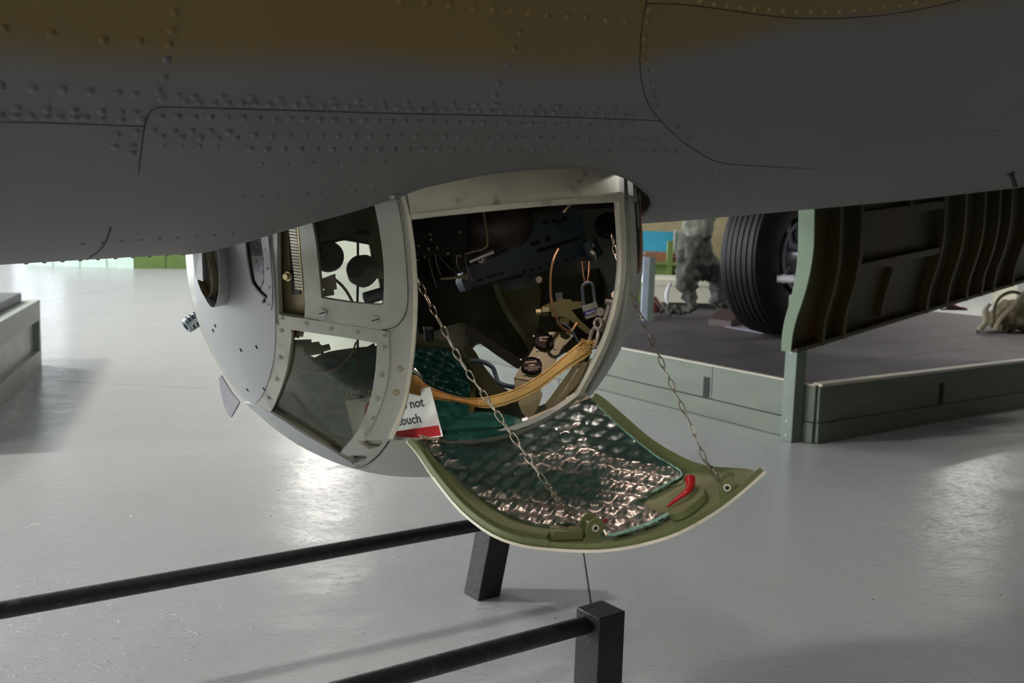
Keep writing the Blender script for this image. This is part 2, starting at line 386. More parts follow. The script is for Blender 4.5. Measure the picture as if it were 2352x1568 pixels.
for i in range(len(us)-1):
    for j in range(len(vs2)-1): slab_clip(us[i], us[i+1], vs2[j], vs2[j+1])
structure_box('wall_back', (XL-.2, YB, 0), (XR+.2, YB+.2, ZC), WALLM)
structure_box('wall_right', (XR, YF, 0), (XR+.2, YB, ZC), WALLD)
structure_box('wall_front', (XL-.2, YF-.2, 0), (XR+.2, YF, ZC), WALLD)
structure_box('wall_left', (XL-.2, YF, 0), (XL, YB, ZC), WALLM)
structure_box('ceiling', (XL-.2, YF-.2, ZC), (XR+.2, YB+.2, ZC+.2), CEILM)
DAY = emis('daylight_pane', (.93, .96, 1.0), WIN_STR)
FRW = M('window_frame_white', (.6, .6, .6), .5)
def hall_window(n, axis, c, wid, z0, z1, sgn):
    # axis 'x': in a wall facing x ; 'y' : in a wall facing y
    root = bpy.data.objects.new('window_%d' % n, None); link(root, None, c if axis == 'x' else c); root['kind'] = 'structure'
    def bx(name, u0, u1, a0, a1, d0, d1, mat):
        m = MB()
        if axis == 'x': m.box((c[0]+sgn*(d0+d1)/2, c[1]+(u0+u1)/2, (a0+a1)/2), ((d1-d0)/2, 0, 0), (0, (u1-u0)/2, 0), (0, 0, (a1-a0)/2))
        else: m.box((c[0]+(u0+u1)/2, c[1]+sgn*(d0+d1)/2, (a0+a1)/2), ((u1-u0)/2, 0, 0), (0, (d1-d0)/2, 0), (0, 0, (a1-a0)/2))
        return m.build(name, mat, root)
    k = max(2, int(wid/1.6)); st = wid/k
    for i in range(k): bx('pane', -wid/2+i*st+.04, -wid/2+(i+1)*st-.04, z0+.04, z1-.04, .01, .02, DAY)
    for i in range(k+1): bx('mullion', -wid/2+i*st-.04, -wid/2+i*st+.04, z0, z1, .0, .06, FRW)
    bx('frame_rail', -wid/2, wid/2, z1-.04, z1+.04, 0, .06, FRW); bx('frame_rail', -wid/2, wid/2, z0-.04, z0+.04, 0, .06, FRW)
hall_window(1, 'x', (XL, 14., 0), 16., .3, 5.6, 1)
DAY = emis('daylight_pane_far', (.86, .93, 1.0), 1.8)
hall_window(2, 'y', (-13.1, YB, 0), 1.5, .4, 3.4, -1)
DAY = emis('daylight_pane_low', (.93, .96, 1.0), WIN_STR)
hall_window(3, 'x', (XL, -3., 0), 9., .9, 4.6, 1)

# bay lamps hanging under the ceiling
LAMPE = emis('lamp_diffuser', (1.0, .96, .90), LAMP_STR)
LAMPC = M('lamp_casing', (.5, .5, .5), .4, .5)
def bay_lamp(x, y, z, lab, sx=.6, sy=.3, st=None):
    t = thing('bay_lamp', (x, y, z), lab, 'lamp', 'hanging bay lamps of the hall')
    m = MB(); m.hull8([(x-sx, y-sy, z), (x+sx, y-sy, z), (x+sx, y+sy, z), (x-sx, y+sy, z), (x-sx*.7, y-sy*.7, z+.22), (x+sx*.7, y-sy*.7, z+.22), (x+sx*.7, y+sy*.7, z+.22), (x-sx*.7, y+sy*.7, z+.22)])
    m.build('casing', LAMPC, t)
    em = LAMPE if st is None else emis('lamp_diffuser', (1.0, .96, .90), LAMP_STR*st)
    m = MB(); m.box((x, y, z-.012), (sx*.94, 0, 0), (0, sy*.94, 0), (0, 0, .01)); m.build('diffuser', em, t)
    m = MB(); m.cyl((x, y, z+.2), (x, y, ZC), .012, 8); m.build('hanger', BLACK, t)
def refl(px, py, z):
    a = flr(px, py); d = ray(px, py); d = np.array([d[0], d[1], -d[2]]); return a+d*(z/d[2])
for (px, py, z, lab) in ((740, 1085, 5.0, 'bay lamp whose glare shows on the floor left of the hatch'), (2225, 1120, 5.2, 'bay lamp whose glare shows on the floor in front of the green platform'), (2345, 1490, 5.6, 'bay lamp whose glare shows on the floor at the bottom right corner')):
    q = refl(px, py, z); bay_lamp(q[0], min(q[1], YB-1), z, lab, st=1.0 if px < 1000 else .4)
for (x, y, st, lab) in ((-6, -4, 2.2, 'bay lamp behind the viewer on the left'), (-2, -6, 1.6, 'bay lamp farthest behind the viewer'), (-8, 3, 3.0, 'bay lamp over the floor left of the turret'),
                   (-9, 10, 2.4, 'bay lamp far left beyond the grey plinth'), (2.5, -7, .25, 'bay lamp behind the viewer on the right'), (11, 13, 2.4, 'bay lamp far right beyond the wing')):
    bay_lamp(x, y, 6.4, lab, st=st)

# ================================================================== FUSELAGE
C = np.array([-0.24045071, 2.47823631, 1.21012631]); RB = .56
DAX = nrm(ray(3660, 331)); UPF = np.array([0, 0, 1.])-DAX*DAX[2]; UPF = nrm(UPF); SIDE = np.cross(DAX, UPF)
if (O-C)@SIDE < 0: SIDE = -SIDE         # towards the viewer
RF = 1.22
_n = nrm(np.cross(ray(0, 608), ray(3660, 331))); _n = _n if _n[2] > 0 else -_n
_t = (RF-(C-O)@_n)/(UPF@_n); AX = C+UPF*_t
_bs = np.array([-3, -1.0, -.6, .3, .95, 2.4, 3.6, 9.]); _bv = np.array([0, 0, .008, .018, .024, .018, .0, -.10])
def fus(s, a, off=0.):     # a: angle in degrees from the keel towards the viewer
    r = math.radians(a); n = -UPF*math.cos(r)+SIDE*math.sin(r)
    return AX+DAX*s+n*(RF+off)-UPF*float(np.interp(s, _bs, _bv)), n
def fhit(px, py):
    x, y = px, py
    for _ in range(4):
        d = ray(x, y); oc = O-AX; dd = d-DAX*(d@DAX); o2 = oc-DAX*(oc@DAX)
        a = dd@dd; b = 2*dd@o2; c = o2@o2-RF*RF; D = b*b-4*a*c
        t = (-b-math.sqrt(max(D, 0)))/(2*a); P = O+d*t; s = (P-AX)@DAX; v = P-AX-DAX*s
        an = math.degrees(math.atan2(v@SIDE, -(v@UPF)))
        q = proj(fus(s, an)[0]); x += (px-q[0]); y += (py-q[1])
        if D < 0: break
    return s, an
# opening in the belly: near edge read on the skin, far edge the circular ring
near = [fhit(x, y) for x, y in cat([(560, 556), (700, 514), (800, 487), (900, 456), (980, 428), (1100, 403), (1210, 389), (1330, 386), (1400, 395), (1452, 415), (1495, 450)], 4)]
DEG = math.radians(1)*RF
hole = [(s, a*DEG) for s, a in near]
ro = .60
s_end, a_end = hole[-1]; s_st, a_st = hole[0]
t0 = math.atan2(a_end, s_end); t1 = math.atan2(a_st, s_st)
t1 = t1 if t1 < t0 else t1-2*math.pi
rr0, rr1 = math.hypot(s_end, a_end), math.hypot(s_st, a_st)
for k in range(1, 28):
    f = k/28; th = t0+(t1-t0)*f; rr = rr0+(ro-rr0)*min(1, f*6) if f < .5 else rr1+(ro-rr1)*min(1, (1-f)*6)
    hole.append((rr*math.cos(th), rr*math.sin(th)))
S0, S1, W0 = -4.5, 9.0, math.pi*RF
def fskin(x, y):
    P, n = fus(x, y/DEG); return P, -n
FUSM = None
def fus_mat():
    m = bpy.data.materials.new('fuselage_camouflage'); m.use_nodes = True; nt = m.node_tree; N = nt.nodes; L = nt.links
    b = N['Principled BSDF']; b.inputs['Roughness'].default_value = .55
    at = N.new('ShaderNodeAttribute'); at.attribute_name = 'sa'; sx = N.new('ShaderNodeSeparateXYZ'); L.new(at.outputs['Vector'], sx.inputs[0])
    pts = sorted([fhit(x, y) for x, y in ((0, 125), (250, 150), (500, 155), (900, 152), (1200, 165), (1400, 160), (1560, 125), (1700, 95), (1850, 60), (2050, 45), (2200, 20), (2352, -5))])
    pts = [(-4.5, pts[0][1]-8)]+pts+[(9.0, pts[-1][1]+4)]
    fc = N.new('ShaderNodeFloatCurve'); cv = fc.mapping.curves[0]
    xs = [(p[0]-S0)/(S1-S0) for p in pts]; ys = [p[1]/180 for p in pts]
    cv.points[0].location = (0, ys[0]); cv.points[1].location = (1, ys[-1])
    for x_, y_ in zip(xs[1:-1], ys[1:-1]): cv.points.new(x_, y_)
    fc.mapping.update()
    nm = N.new('ShaderNodeMapRange'); nm.inputs[1].default_value = S0; nm.inputs[2].default_value = S1; L.new(sx.outputs[0], nm.inputs[0]); L.new(nm.outputs[0], fc.inputs['Value'])
    m180 = N.new('ShaderNodeMath'); m180.operation = 'MULTIPLY'; m180.inputs[1].default_value = 180; L.new(fc.outputs[0], m180.inputs[0])
    df = N.new('ShaderNodeMath'); df.operation = 'SUBTRACT'; L.new(sx.outputs[1], df.inputs[0]); L.new(m180.outputs[0], df.inputs[1])
    tc = N.new('ShaderNodeTexCoord'); nz = N.new('ShaderNodeTexNoise'); nz.inputs['Scale'].default_value = 2.; L.new(tc.outputs['Object'], nz.inputs[0])
    na = N.new('ShaderNodeMath'); na.operation = 'MULTIPLY_ADD'; L.new(nz.outputs[0], na.inputs[0]); na.inputs[1].default_value = 1.2; L.new(df.outputs[0], na.inputs[2])
    mr = N.new('ShaderNodeMapRange'); mr.interpolation_type = 'SMOOTHSTEP'; mr.inputs[1].default_value = -.8; mr.inputs[2].default_value = 2.6; L.new(na.outputs[0], mr.inputs[0])
    n2 = N.new('ShaderNodeTexNoise'); n2.inputs['Scale'].default_value = 1.5; L.new(tc.outputs['Object'], n2.inputs[0])
    od = N.new('ShaderNodeMix'); od.data_type = 'RGBA'; L.new(n2.outputs[0], od.inputs[0]); od.inputs[6].default_value = (.19, .115, .032, 1); od.inputs[7].default_value = (.155, .118, .04, 1)
    gy = N.new('ShaderNodeMix'); gy.data_type = 'RGBA'; L.new(n2.outputs[0], gy.inputs[0]); gy.inputs[6].default_value = (.150, .144, .150, 1); gy.inputs[7].default_value = (.166, .163, .163, 1)
    mx = N.new('ShaderNodeMix'); mx.data_type = 'RGBA'; L.new(mr.outputs[0], mx.inputs[0]); L.new(gy.outputs[2], mx.inputs[6]); L.new(od.outputs[2], mx.inputs[7])
    L.new(mx.outputs[2], b.inputs['Base Color'])
    n3 = N.new('ShaderNodeTexNoise'); n3.inputs['Scale'].default_value = 160; L.new(tc.outputs['Object'], n3.inputs[0])
    bp = N.new('ShaderNodeBump'); bp.inputs['Strength'].default_value = .12; bp.inputs['Distance'].default_value = .002; L.new(n3.outputs[0], bp.inputs['Height']); L.new(bp.outputs[0], b.inputs['Normal'])
    return m
FUSM = fus_mat()
fuse = thing('aircraft_fuselage', AX, 'olive and grey riveted aircraft fuselage and wing above the ball turret', 'aircraft')
def sa_attr(o, vals):
    a = o.data.attributes.new('sa', 'FLOAT_VECTOR', 'POINT'); a.data.foreach_set('vector', np.asarray(vals, 'f').ravel())
def build_skin():
    outl = [(S0, -W0+.001), (S1, -W0+.001), (S1, W0-.001), (S0, W0-.001)]
    P, T = tri2d(outl, [hole], .06); n = len(P)
    A = np.array([fus(x, y/DEG)[0] for x, y in P]); B = np.array([fus(x, y/DEG, -.012)[0] for x, y in P])
    cnt = {}
    for f in T:
        for i in range(3): cnt[(f[i], f[(i+1) % 3])] = 1
    bd = [(a, b) for (a, b) in cnt if (b, a) not in cnt]
    Fc = [f for f in T]+[tuple(i+n for i in f[::-1]) for f in T]+[(b, a, a+n, b+n) for a, b in bd]
    f0 = T[0]; nn = np.cross(A[f0[1]]-A[f0[0]], A[f0[2]]-A[f0[0]])
    if nn@(B[f0[0]]-A[f0[0]]) > 0: Fc = [f[::-1] for f in Fc]
    mi = [0]*len(T)+[1]*len(T)+[0]*len(bd)
    o = mk('fuselage_skin', np.vstack([A, B]), Fc, [FUSM, INNER], fuse, mi, 50)
    vals = np.array([(x, y/DEG, 0) for x, y in P]); sa_attr(o, np.vstack([vals, vals]))
build_skin()
# rolled lip round the turret opening
m = MB(); m.tube([fus(x, y/DEG, -.004)[0] for x, y in hole], .006, 8, closed=True); lip = m.build('opening_lip', FUSM, fuse)
sa_attr(lip, [(0, 10, 0)]*len(lip.data.vertices))
# bulkhead ring above the turret
m = MB(); m.lathe(C+UPF*.24, UPF, [(0, .605), (.20, .605), (.20, .64), (0, .64), (0, .605)], 64); m.build('turret_ring', INNER, fuse)
m = MB(); m.lathe(C+UPF*.62, UPF, [(0, .001), (0, .95), (.02, .95), (.02, .001)], 48); m.build('cabin_floor', INNER, fuse)
# panel seams
def fpath(pts, n=5, off=.0006):
    q = cat(pts, n); return [fus(*fhit(x, y), off) for x, y in q]
def seam(pts, wd=.0016, mat=None, n=5, name='panel_seam'):
    R = fpath(pts, n); V = []
    for i, (p, nn) in enumerate(R):
        t = nrm(R[min(i+1, len(R)-1)][0]-R[max(i-1, 0)][0]); b = nrm(np.cross(t, nn)); V += [p-b*wd/2, p+b*wd/2]
    k = len(R); mk(name, V, [(2*i, 2*i+1, 2*i+3, 2*i+2) for i in range(k-1)], mat or SEAMM, fuse)
seam([(-5, 279), (120, 282), (230, 286), (310, 289), (334, 289)])
seam([(318, 400), (326, 330), (333, 285), (344, 258), (362, 247), (400, 246), (520, 249), (700, 254), (900, 260), (1100, 264), (1300, 269), (1430, 274), (1515, 277)])
seam([(1487, -5), (1476, 50), (1470, 110), (1471, 165), (1480, 215), (1497, 252), (1520, 280), (1560, 318), (1600, 347), (1650, 372), (1720, 380), (1880, 388)])
seam([(1480, 8), (1560, 10), (1650, 20), (1740, 33), (1830, 42), (1930, 42), (2030, 34), (2130, 18), (2225, -4)])
seam([(1870, 385), (1895, 368), (1990, 320), (2100, 262), (2230, 200)], .0014)
seam([(2170, 322), (2200, 307), (2250, 300), (2302, 299)], .0014)
seam([(255, 520), (245, 550), (228, 575), (195, 597)], .003)
# rivets : read row by row
RIV = dome_mesh('rivet', .0064, .0042, FUSM, 12)
RIVS = dome_mesh('rivet', .0042, .0022, FUSM, 8)
a = RIV.attributes.new('sa', 'FLOAT_VECTOR', 'POINT'); a.data.foreach_set('vector', np.array([(0, 5, 0)]*len(RIV.vertices), 'f').ravel())
a = RIVS.attributes.new('sa', 'FLOAT_VECTOR', 'POINT'); a.data.foreach_set('vector', np.array([(0, 5, 0)]*len(RIVS.vertices), 'f').ravel())
RIVO = RIV.copy(); a = RIVO.attributes['sa']; a.data.foreach_set('vector', np.array([(0, 90, 0)]*len(RIVO.vertices), 'f').ravel())
riv = []
def row(x0, y0, x1, y1, d0, d1, small=0):   # spacing d0 -> d1 in pixels along x
    x = x0
    while x <= x1+1:
        f = (x-x0)/(x1-x0); riv.append((x, y0+(y1-y0)*f, small)); x += d0+(d1-d0)*f
for p in [(400, 28), (393, 70), (388, 103), (383, 138), (376, 178), (364, 210), (372, 226), (0, 198), (75, 204), (142, 206), (206, 210), (270, 214), (310, 217), (38, 249), (107, 253), (170, 254), (233, 257), (277, 258), (310, 260),
          (0, 265), (36, 266), (70, 268), (104, 268), (138, 270), (170, 270), (196, 270), (233, 273), (277, 274), (325, 275), (408, 219), (445, 221),
          (352, 299), (398, 301), (440, 301), (482, 301), (525, 303), (372, 314), (417, 315), (460, 317), (500, 318), (541, 318), (313, 303), (267, 308), (264, 336), (305, 335), (303, 350),
          (1195, 75), (1181, 113), (1164, 150), (1145, 193), (1135, 221), (1134, 240),
          (1490, 23), (1487, 52), (1480, 88), (1480, 112), (1478, 137), (1484, 164), (1489, 190), (1500, 212), (1502, 228), (1508, 242), (1530, 264), (1557, 292), (1583, 320),
          (920, 3), (978, 7), (1033, 12), (1087, 18), (1132, 22), (1174, 25), (1215, 33), (1257, 36), (1302, 38), (1346, 42), (1391, 46), (1435, 50),
          (1608, 3), (1640, 10), (1670, 14), (1702, 18), (1733, 21), (1766, 24), (1798, 26), (1830, 28), (1862, 29), (1894, 29), (1928, 27), (1962, 25), (1997, 22), (2031, 18), (2067, 14), (2102, 8),
          (8, 66), (118, 77), (236, 92), (320, 95)]: riv.append((*p, 0))
row(510, 222, 1465, 254, 66, 39); row(425, 234, 1460, 266, 33, 21.5); row(368, 267, 1490, 291, 39, 23); row(584, 310, 1520, 319, 40, 24); row(574, 342, 1570, 347, 39, 24.5)
row(375, 334, 530, 338, 42, 40, 1); row(600, 376, 1340, 362, 60, 38, 1); row(560, 452, 860, 437, 40, 20, 1); row(1540, 398, 1680, 400, 16, 16, 1)
row(60, 604, 430, 584, 42, 38, 1); row(190, 560, 560, 535, 45, 40, 1); row(1500, 347, 1600, 350, 25, 25, 1)
pts_cam = [(0, 125), (1400, 155), (1560, 125), (1850, 60), (2352, 0)]
order = []
for (x, y, sm) in riv:
    s, a_ = fhit(x, y); P, n = fus(s, a_); yb = np.interp(x, [q[0] for q in pts_cam], [q[1] for q in pts_cam])
    order.append(((0 if sm else 1)/proj(P)[2]*abs(n@nrm(P-O)), P, n, RIVS if sm else (RIVO if y < yb else RIV)))
order.sort(key=lambda t: -t[0]); rest = MB()
for k, (_, P, n, me_) in enumerate(order):
    if k < 300: put('rivet', me_, P, n, fuse, random.random()*3); continue
    qn = Vector(n).to_track_quat('Z', 'Y'); rest.add([P+np.array(qn @ v.co) for v in me_.vertices], [tuple(p.vertices) for p in me_.polygons])
ro_ob = rest.build('small_rivets', FUSM, fuse, sharp=80); ro_ob['kind'] = 'stuff'; sa_attr(ro_ob, [(0, 5, 0)]*len(ro_ob.data.vertices))
# little drain pipe under the right of the belly
q = fhit(2322, 398); P, n = fus(*q); m = MB(); m.cyl(P-n*.01, P+n*.045-UPF*.01, .009, 12); m.cyl(P-n*.002, P+n*.004, .016, 12); m.build('drain_pipe', BLACK, fuse)
q = fhit(905, 448); P, n = fus(*q); m = MB(); m.cyl(P-n*.004, P+n*.012, .006, 10); m.cyl(P-n*.004, P+n*.004, .010, 10); m.build('latch_stud', STEEL, fuse)
# wings: thick aerofoil slabs rooted in the fuselage, both sides
for sg in (-1, 1):
    m = MB(); V = []; secs = []
    for k, (lat, ch, z0) in enumerate(((1.0, 4.6, .55), (4.5, 4.0, .95), (9., 3.2, 1.35))):
        prof = [(0, 0), (.05, .06), (.25, .10), (.6, .06), (1, .0), (.6, -.03), (.25, -.05), (.05, -.035)]
        base = C+UPF*z0+SIDE*sg*lat
        V.append([base+DAX*(8.8-u*ch)+np.array([0, 0, 1.])*v*ch for u, v in prof])
    n = len(V[0]); VV = [p for s_ in V for p in s_]
    Fc = [(k*n+i, k*n+(i+1) % n, (k+1)*n+(i+1) % n, (k+1)*n+i) for k in range(2) for i in range(n)]+[tuple(range(n))[::-1], tuple(range(2*n, 3*n))]
    o = mk('wing', VV, Fc, FUSM, fuse); sa_attr(o, [(0, 5, 0)]*len(o.data.vertices))

# ================================================================== BALL TURRET
def sph(x, y, r=RB, far=False, c=C):
    d = ray(x, y); oc = O-c; a = d@d; b = 2*d@oc; q = oc@oc-r*r; D = b*b-4*a*q
    if D < 0:
        t = -b/(2*a); return c+nrm(O+d*t-c)*r
    t = (-b+(1 if far else -1)*math.sqrt(D))/(2*a); return O+d*t
def ballm(off=0., far=False):
    def m(x, y):
        p = sph(x, y, RB+off, far); n = nrm(p-C); return p, -n
    return m
def ball_far_in(x, y):
    p = sph(x, y, RB, True); n = nrm(p-C); return p, -n
tur = thing('ball_turret', C-np.array([0, 0, RB]), 'pale grey ball gun turret hanging under the aircraft belly, its hatch hanging open', 'gun turret')
circ = [(963+519*1.0*math.cos(t), 581+519*math.sin(t)) for t in np.linspace(0, 2*math.pi, 97)[:-1]]
# true silhouette of the sphere
_v = C-O; _D = np.linalg.norm(_v); _nn = _v/_D; _c0 = C-_nn*(RB*RB/_D); _rr = RB*math.sqrt(1-(RB/_D)**2)
_a = nrm(np.cross(_nn, (0, 0, 1))); _b = np.cross(_a, _nn)
circ = [proj(_c0+_rr*.9995*(math.cos(t)*_a+math.sin(t)*_b))[:2] for t in np.linspace(0, 2*math.pi, 121)[:-1]]
DOOR = cat([(945, 503), (1030, 493), (1120, 484), (1220, 474), (1320, 467), (1421, 462)], 2)[:-1]+cat([(1421, 462), (1426, 540), (1427, 620), (1416, 700), (1394, 775), (1368, 832), (1345, 880), (1328, 908)], 3)[:-1]+\
    cat([(1328, 908), (1260, 955), (1180, 988), (1090, 1008), (1000, 1016), (925, 1014), (903, 1008)], 3)[:-1]+cat([(903, 1008), (928, 950), (944, 880), (955, 790), (960, 700), (957, 600), (945, 503)], 3)[:-1]
WUP = cat([(700, 430), (718, 515), (726, 565), (734, 640), (738, 684)], 2)[:-1]+cat([(738, 684), (800, 694), (872, 700), (880, 694)], 2)[:-1]+cat([(880, 694), (882, 630), (876, 560), (862, 480), (845, 420)], 2)
WLO = cat([(668, 756), (730, 766), (800, 776), (866, 788)], 2)[:-1]+cat([(866, 788), (862, 850), (852, 910), (835, 965), (808, 1012), (778, 1043)], 3)[:-1]+cat([(778, 1043), (720, 1008), (660, 969), (621, 946)], 2)[:-1]+cat([(621, 946), (642, 900), (658, 850), (666, 800), (668, 756)], 3)[:-1]
RACK = [(636, 470), (682, 470), (697, 640), (701, 700), (699, 731), (641, 721), (637, 620)]
PK1 = [(820, 1013), (870, 1009), (879, 1013), (880, 1023), (868, 1034), (850, 1033)]
PK2 = [(787, 1048), (835, 1044), (845, 1050), (838, 1062), (815, 1062)]
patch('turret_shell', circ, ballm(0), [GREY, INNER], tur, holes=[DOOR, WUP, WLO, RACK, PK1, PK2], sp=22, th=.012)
patch('recess_pocket', [(x, y) for x, y in PK1], ballm(-.014), GREY, tur, sp=12, th=.003)
patch('recess_pocket', [(x, y) for x, y in PK2], ballm(-.014), GREY, tur, sp=12, th=.003)
# far half with its openings
FH1 = cat([(728, 566), (790, 552), (848, 562), (858, 605), (870, 640), (880, 700), (890, 790), (870, 850), (780, 850), (680, 800), (676, 770), (700, 700), (720, 640)], 1)
FH2 = [(1080, 800), (1092, 788), (1108, 784), (1150, 815), (1205, 848), (1262, 826), (1290, 806), (1312, 800), (1330, 850), (1300, 905), (1240, 932), (1190, 915), (1150, 885), (1110, 850)]
FH3 = [(1352, 800), (1390, 768), (1410, 760), (1392, 815), (1360, 865), (1340, 885), (1336, 850)]
patch('turret_back_shell', circ, lambda x, y: (sph(x, y, RB-.012, True), nrm(sph(x, y, RB-.012, True)-C)), [INNER, GREY], tur, holes=[FH1, FH2, FH3], sp=26, th=.012)
# overlay plates, proud of the shell
def plate(name, pts, off, mat, holes=(), sp=16, th=None, label=None, parent=None):
    o = patch(name, pts, ballm(off), mat, parent or tur, holes=holes, sp=sp, th=(th or off+.001))
    if label: o['label'] = label
    return o
cheek = plate('cheek_plate', cat([(600, 470), (616, 545), (627, 620), (631, 700), (632, 765), (628, 825), (614, 880), (596, 915), (578, 926), (556, 905), (520, 858), (492, 805), (468, 745), (450, 680), (444, 620), (446, 540), (470, 470)], 3, True), .006, CHEEK)
WFR = cat([(693, 440), (700, 520), (706, 600), (712, 680), (722, 722), (748, 742), (800, 752), (870, 757), (905, 750), (928, 722), (938, 680), (936, 600), (925, 500), (912, 440)], 3)
plate('window_frame', WFR, .0035, GREY, holes=[WUP])
plate('cross_strap', cat([(641, 723), (760, 741), (880, 759), (893, 764)], 2)+[(893, 790)]+cat([(867, 788), (770, 771), (668, 757), (641, 750)], 2), .005, GREY)
plate('window_band', cat([(641, 748), (668, 756), (666, 800), (658, 850), (642, 900), (621, 946), (600, 936), (580, 924), (604, 895), (622, 850), (632, 800), (634, 740)], 3, True), .004, GREY)
plate('window_band', cat([(867, 788), (893, 790), (892, 860), (880, 915), (858, 970), (838, 1000)], 3)+cat([(815, 1003), (835, 965), (852, 910), (862, 850), (867, 788)], 3)[:-1], .0035, GREY)
plate('lower_band', cat([(560, 925), (580, 928), (621, 947), (700, 998), (778, 1044), (812, 1068)], 3)+cat([(795, 1071), (730, 1044), (650, 992), (585, 938)], 3), .005, CHEEK)
plate('hatch_header', cat([(936, 440), (1050, 395), (1200, 370), (1330, 368), (1425, 385)], 3)+cat([(1421, 452), (1300, 459), (1150, 472), (1040, 484), (943, 496)], 3), .004, CREAM)
plate('header_lip', cat([(943, 492), (1040, 481), (1150, 469), (1300, 457), (1420, 451)], 3)+cat([(1421, 462), (1300, 468), (1150, 481), (1040, 492), (945, 503)], 3), .009, CREAM, sp=10)
plate('hatch_jamb', cat([(930, 450), (943, 500), (955, 600), (958, 700), (953, 790), (942, 880), (926, 950), (903, 1008)], 3)+cat([(893, 1008), (918, 950), (934, 880), (945, 790), (949, 700), (946, 600), (935, 500), (921, 450)], 3), .006, CREAM, sp=9)
plate('hatch_jamb', cat([(1421, 440), (1426, 540), (1427, 620), (1416, 700), (1394, 775), (1368, 832), (1328, 908)], 3)+cat([(1337, 910), (1378, 834), (1404, 777), (1426, 700), (1438, 620), (1438, 540), (1432, 440)], 3), .007, CREAM, sp=9)
plate('side_band', cat([(1440, 400), (1447, 500), (1449, 620), (1438, 700), (1417, 778), (1388, 838), (1350, 905)], 3)+cat([(1362, 905), (1400, 838), (1430, 778), (1452, 705), (1463, 650), (1464, 600), (1459, 500), (1452, 400)], 3), .005, GREY, sp=9)
sw = cat([(1456, 395), (1462, 450), (1466, 530), (1467, 600), (1466, 622), (1471, 600), (1473, 560), (1470, 480), (1464, 420)], 2, True)
plate('side_window', sw, .0065, GLASSD, sp=8)
plate('side_window_trim', cat([(1466, 400), (1472, 470), (1474.5, 560), (1472, 610), (1467, 628)], 4)+cat([(1466, 624), (1470, 605), (1472.5, 560), (1470, 470), (1464, 400)], 4), .008, RUST, sp=6)
# panes
patch('window_pane', WUP, ballm(-.004), GLASS, tur, sp=24, th=.004)
patch('window_pane', WLO, ballm(-.004), GLASS, tur, sp=24, th=.004)
# gear rack channel
patch('rack_channel', RACK, ballm(-.030), TANRIB, tur, sp=14, th=.004)
m = MB()
for i in range(len(RACK)):
    a = RACK[i]; b = RACK[(i+1) % len(RACK)]
    m.add([sph(*a, RB), sph(*b, RB), sph(*b, RB-.030), sph(*a, RB-.030)], [(0, 1, 2, 3)])
m.build('channel_wall', TANRIB, tur)
patch('rack_bed', [(660, 480), (684, 480), (689, 676), (670, 676)], ballm(-.027), BLACK, tur, sp=14, th=.003)
for k in range(24):
    f = k/23; x = 664+18*f; y = 500+160*f
    p = sph(x, y, RB-.022); q = sph(x+17, y+3, RB-.022); nn = nrm(p-C); t = q-p; u = nrm(np.cross(nn, t))
    m = MB(); m.box((p+q)/2, t*.5, u*.0021, nn*.006); m.build('rack_tooth', CREAM, tur)
m = MB(); m.tube([sph(684+2*k/8+k*1.6, 500+24*k, RB-.02) for k in range(8)], .004, 8); m.build('rack_edge', BRASS, tur)
p = sph(664, 634, RB-.02); m = MB(); m.cyl(p, p+nrm(p-C)*.014, .0065, 6); m.cyl(p, p+nrm(p-C)*.006, .010, 14); m.build('rack_bolt', BRASS, tur)
# screws
SC1 = screw_mesh(.0085, .0025, GREY, SEAMM); SC2 = screw_mesh(.0045, .0016, GREY, SEAMM); HOLEM = screw_mesh(.0065, .0012, BRASS, GREY)
for (x, y) in ((741, 718), (862, 734)): p = sph(x, y, RB+.005); put('screw', SC1, p, nrm(p-C), tur, .3)
for (x, y) in ((646, 731), (645, 759), (702, 743), (760, 755), (821, 763), (884, 770), (642, 821), (634, 871), (616, 914), (882, 799), (875, 862), (866, 916), (854, 961), (838, 998)):
    p = sph(x, y, RB+.0062); put('screw', SC2, p, nrm(p-C), tur, random.random()*3)
for (x, y) in ((918, 846), (910, 901)): p = sph(x, y, RB+.001); put('round_hole', HOLEM, p, nrm(p-C), tur, .6)
for (x, y) in ((925, 535), (932, 590), (642, 973), (640, 975), (700, 1000)): p = sph(x, y, RB+.0045); put('screw', SC2, p, nrm(p-C), tur, random.random(), .5)
SLOT = bpy.data.meshes.new('slot'); mm_ = MB(); mm_.box((0, 0, 0), (.0016, 0, 0), (0, .0038, 0), (0, 0, .0008)); SLOT.from_pydata([list(v) for v in mm_.V], [], mm_.F); SLOT.materials.append(SEAMM)
for (x, y) in ((494, 748), (489, 759), (553, 804), (589, 797), (568, 895), (606, 893), (588, 600), (603, 625), (607, 690)):
    p = sph(x, y, RB+.0065); put('slot', SLOT, p, nrm(p-C), tur, .2)
# side window in the cheek: dark slot frame, blue glass and riveted strip
plate('cheek_window', [(567, 540), (596, 540), (604, 600), (604, 650), (597, 664), (580, 645), (572, 600)], .008, GLASSD, sp=10, th=.002)
m = MB(); m.tube([sph(x, y, RB+.009) for x, y in cat([(566, 540), (571, 590), (577, 630), (582, 650), (596, 668), (612, 683)], 3)], .0042, 6); m.build('cheek_window_seal', BLACK, tur)
plate('riveted_strip', cat([(600, 530), (606, 600), (606, 650), (598, 668), (612, 684), (610, 705), (618, 714), (624, 700), (624, 640), (617, 560), (613, 530)], 2, True), .0085, CHEEK, sp=9, th=.003)
for (x, y) in ((608, 573), (614, 617), (618, 660), (617, 699), (602, 694)): p = sph(x, y, RB+.009); put('screw', SC2, p, nrm(p-C), tur, random.random()*3, .7)
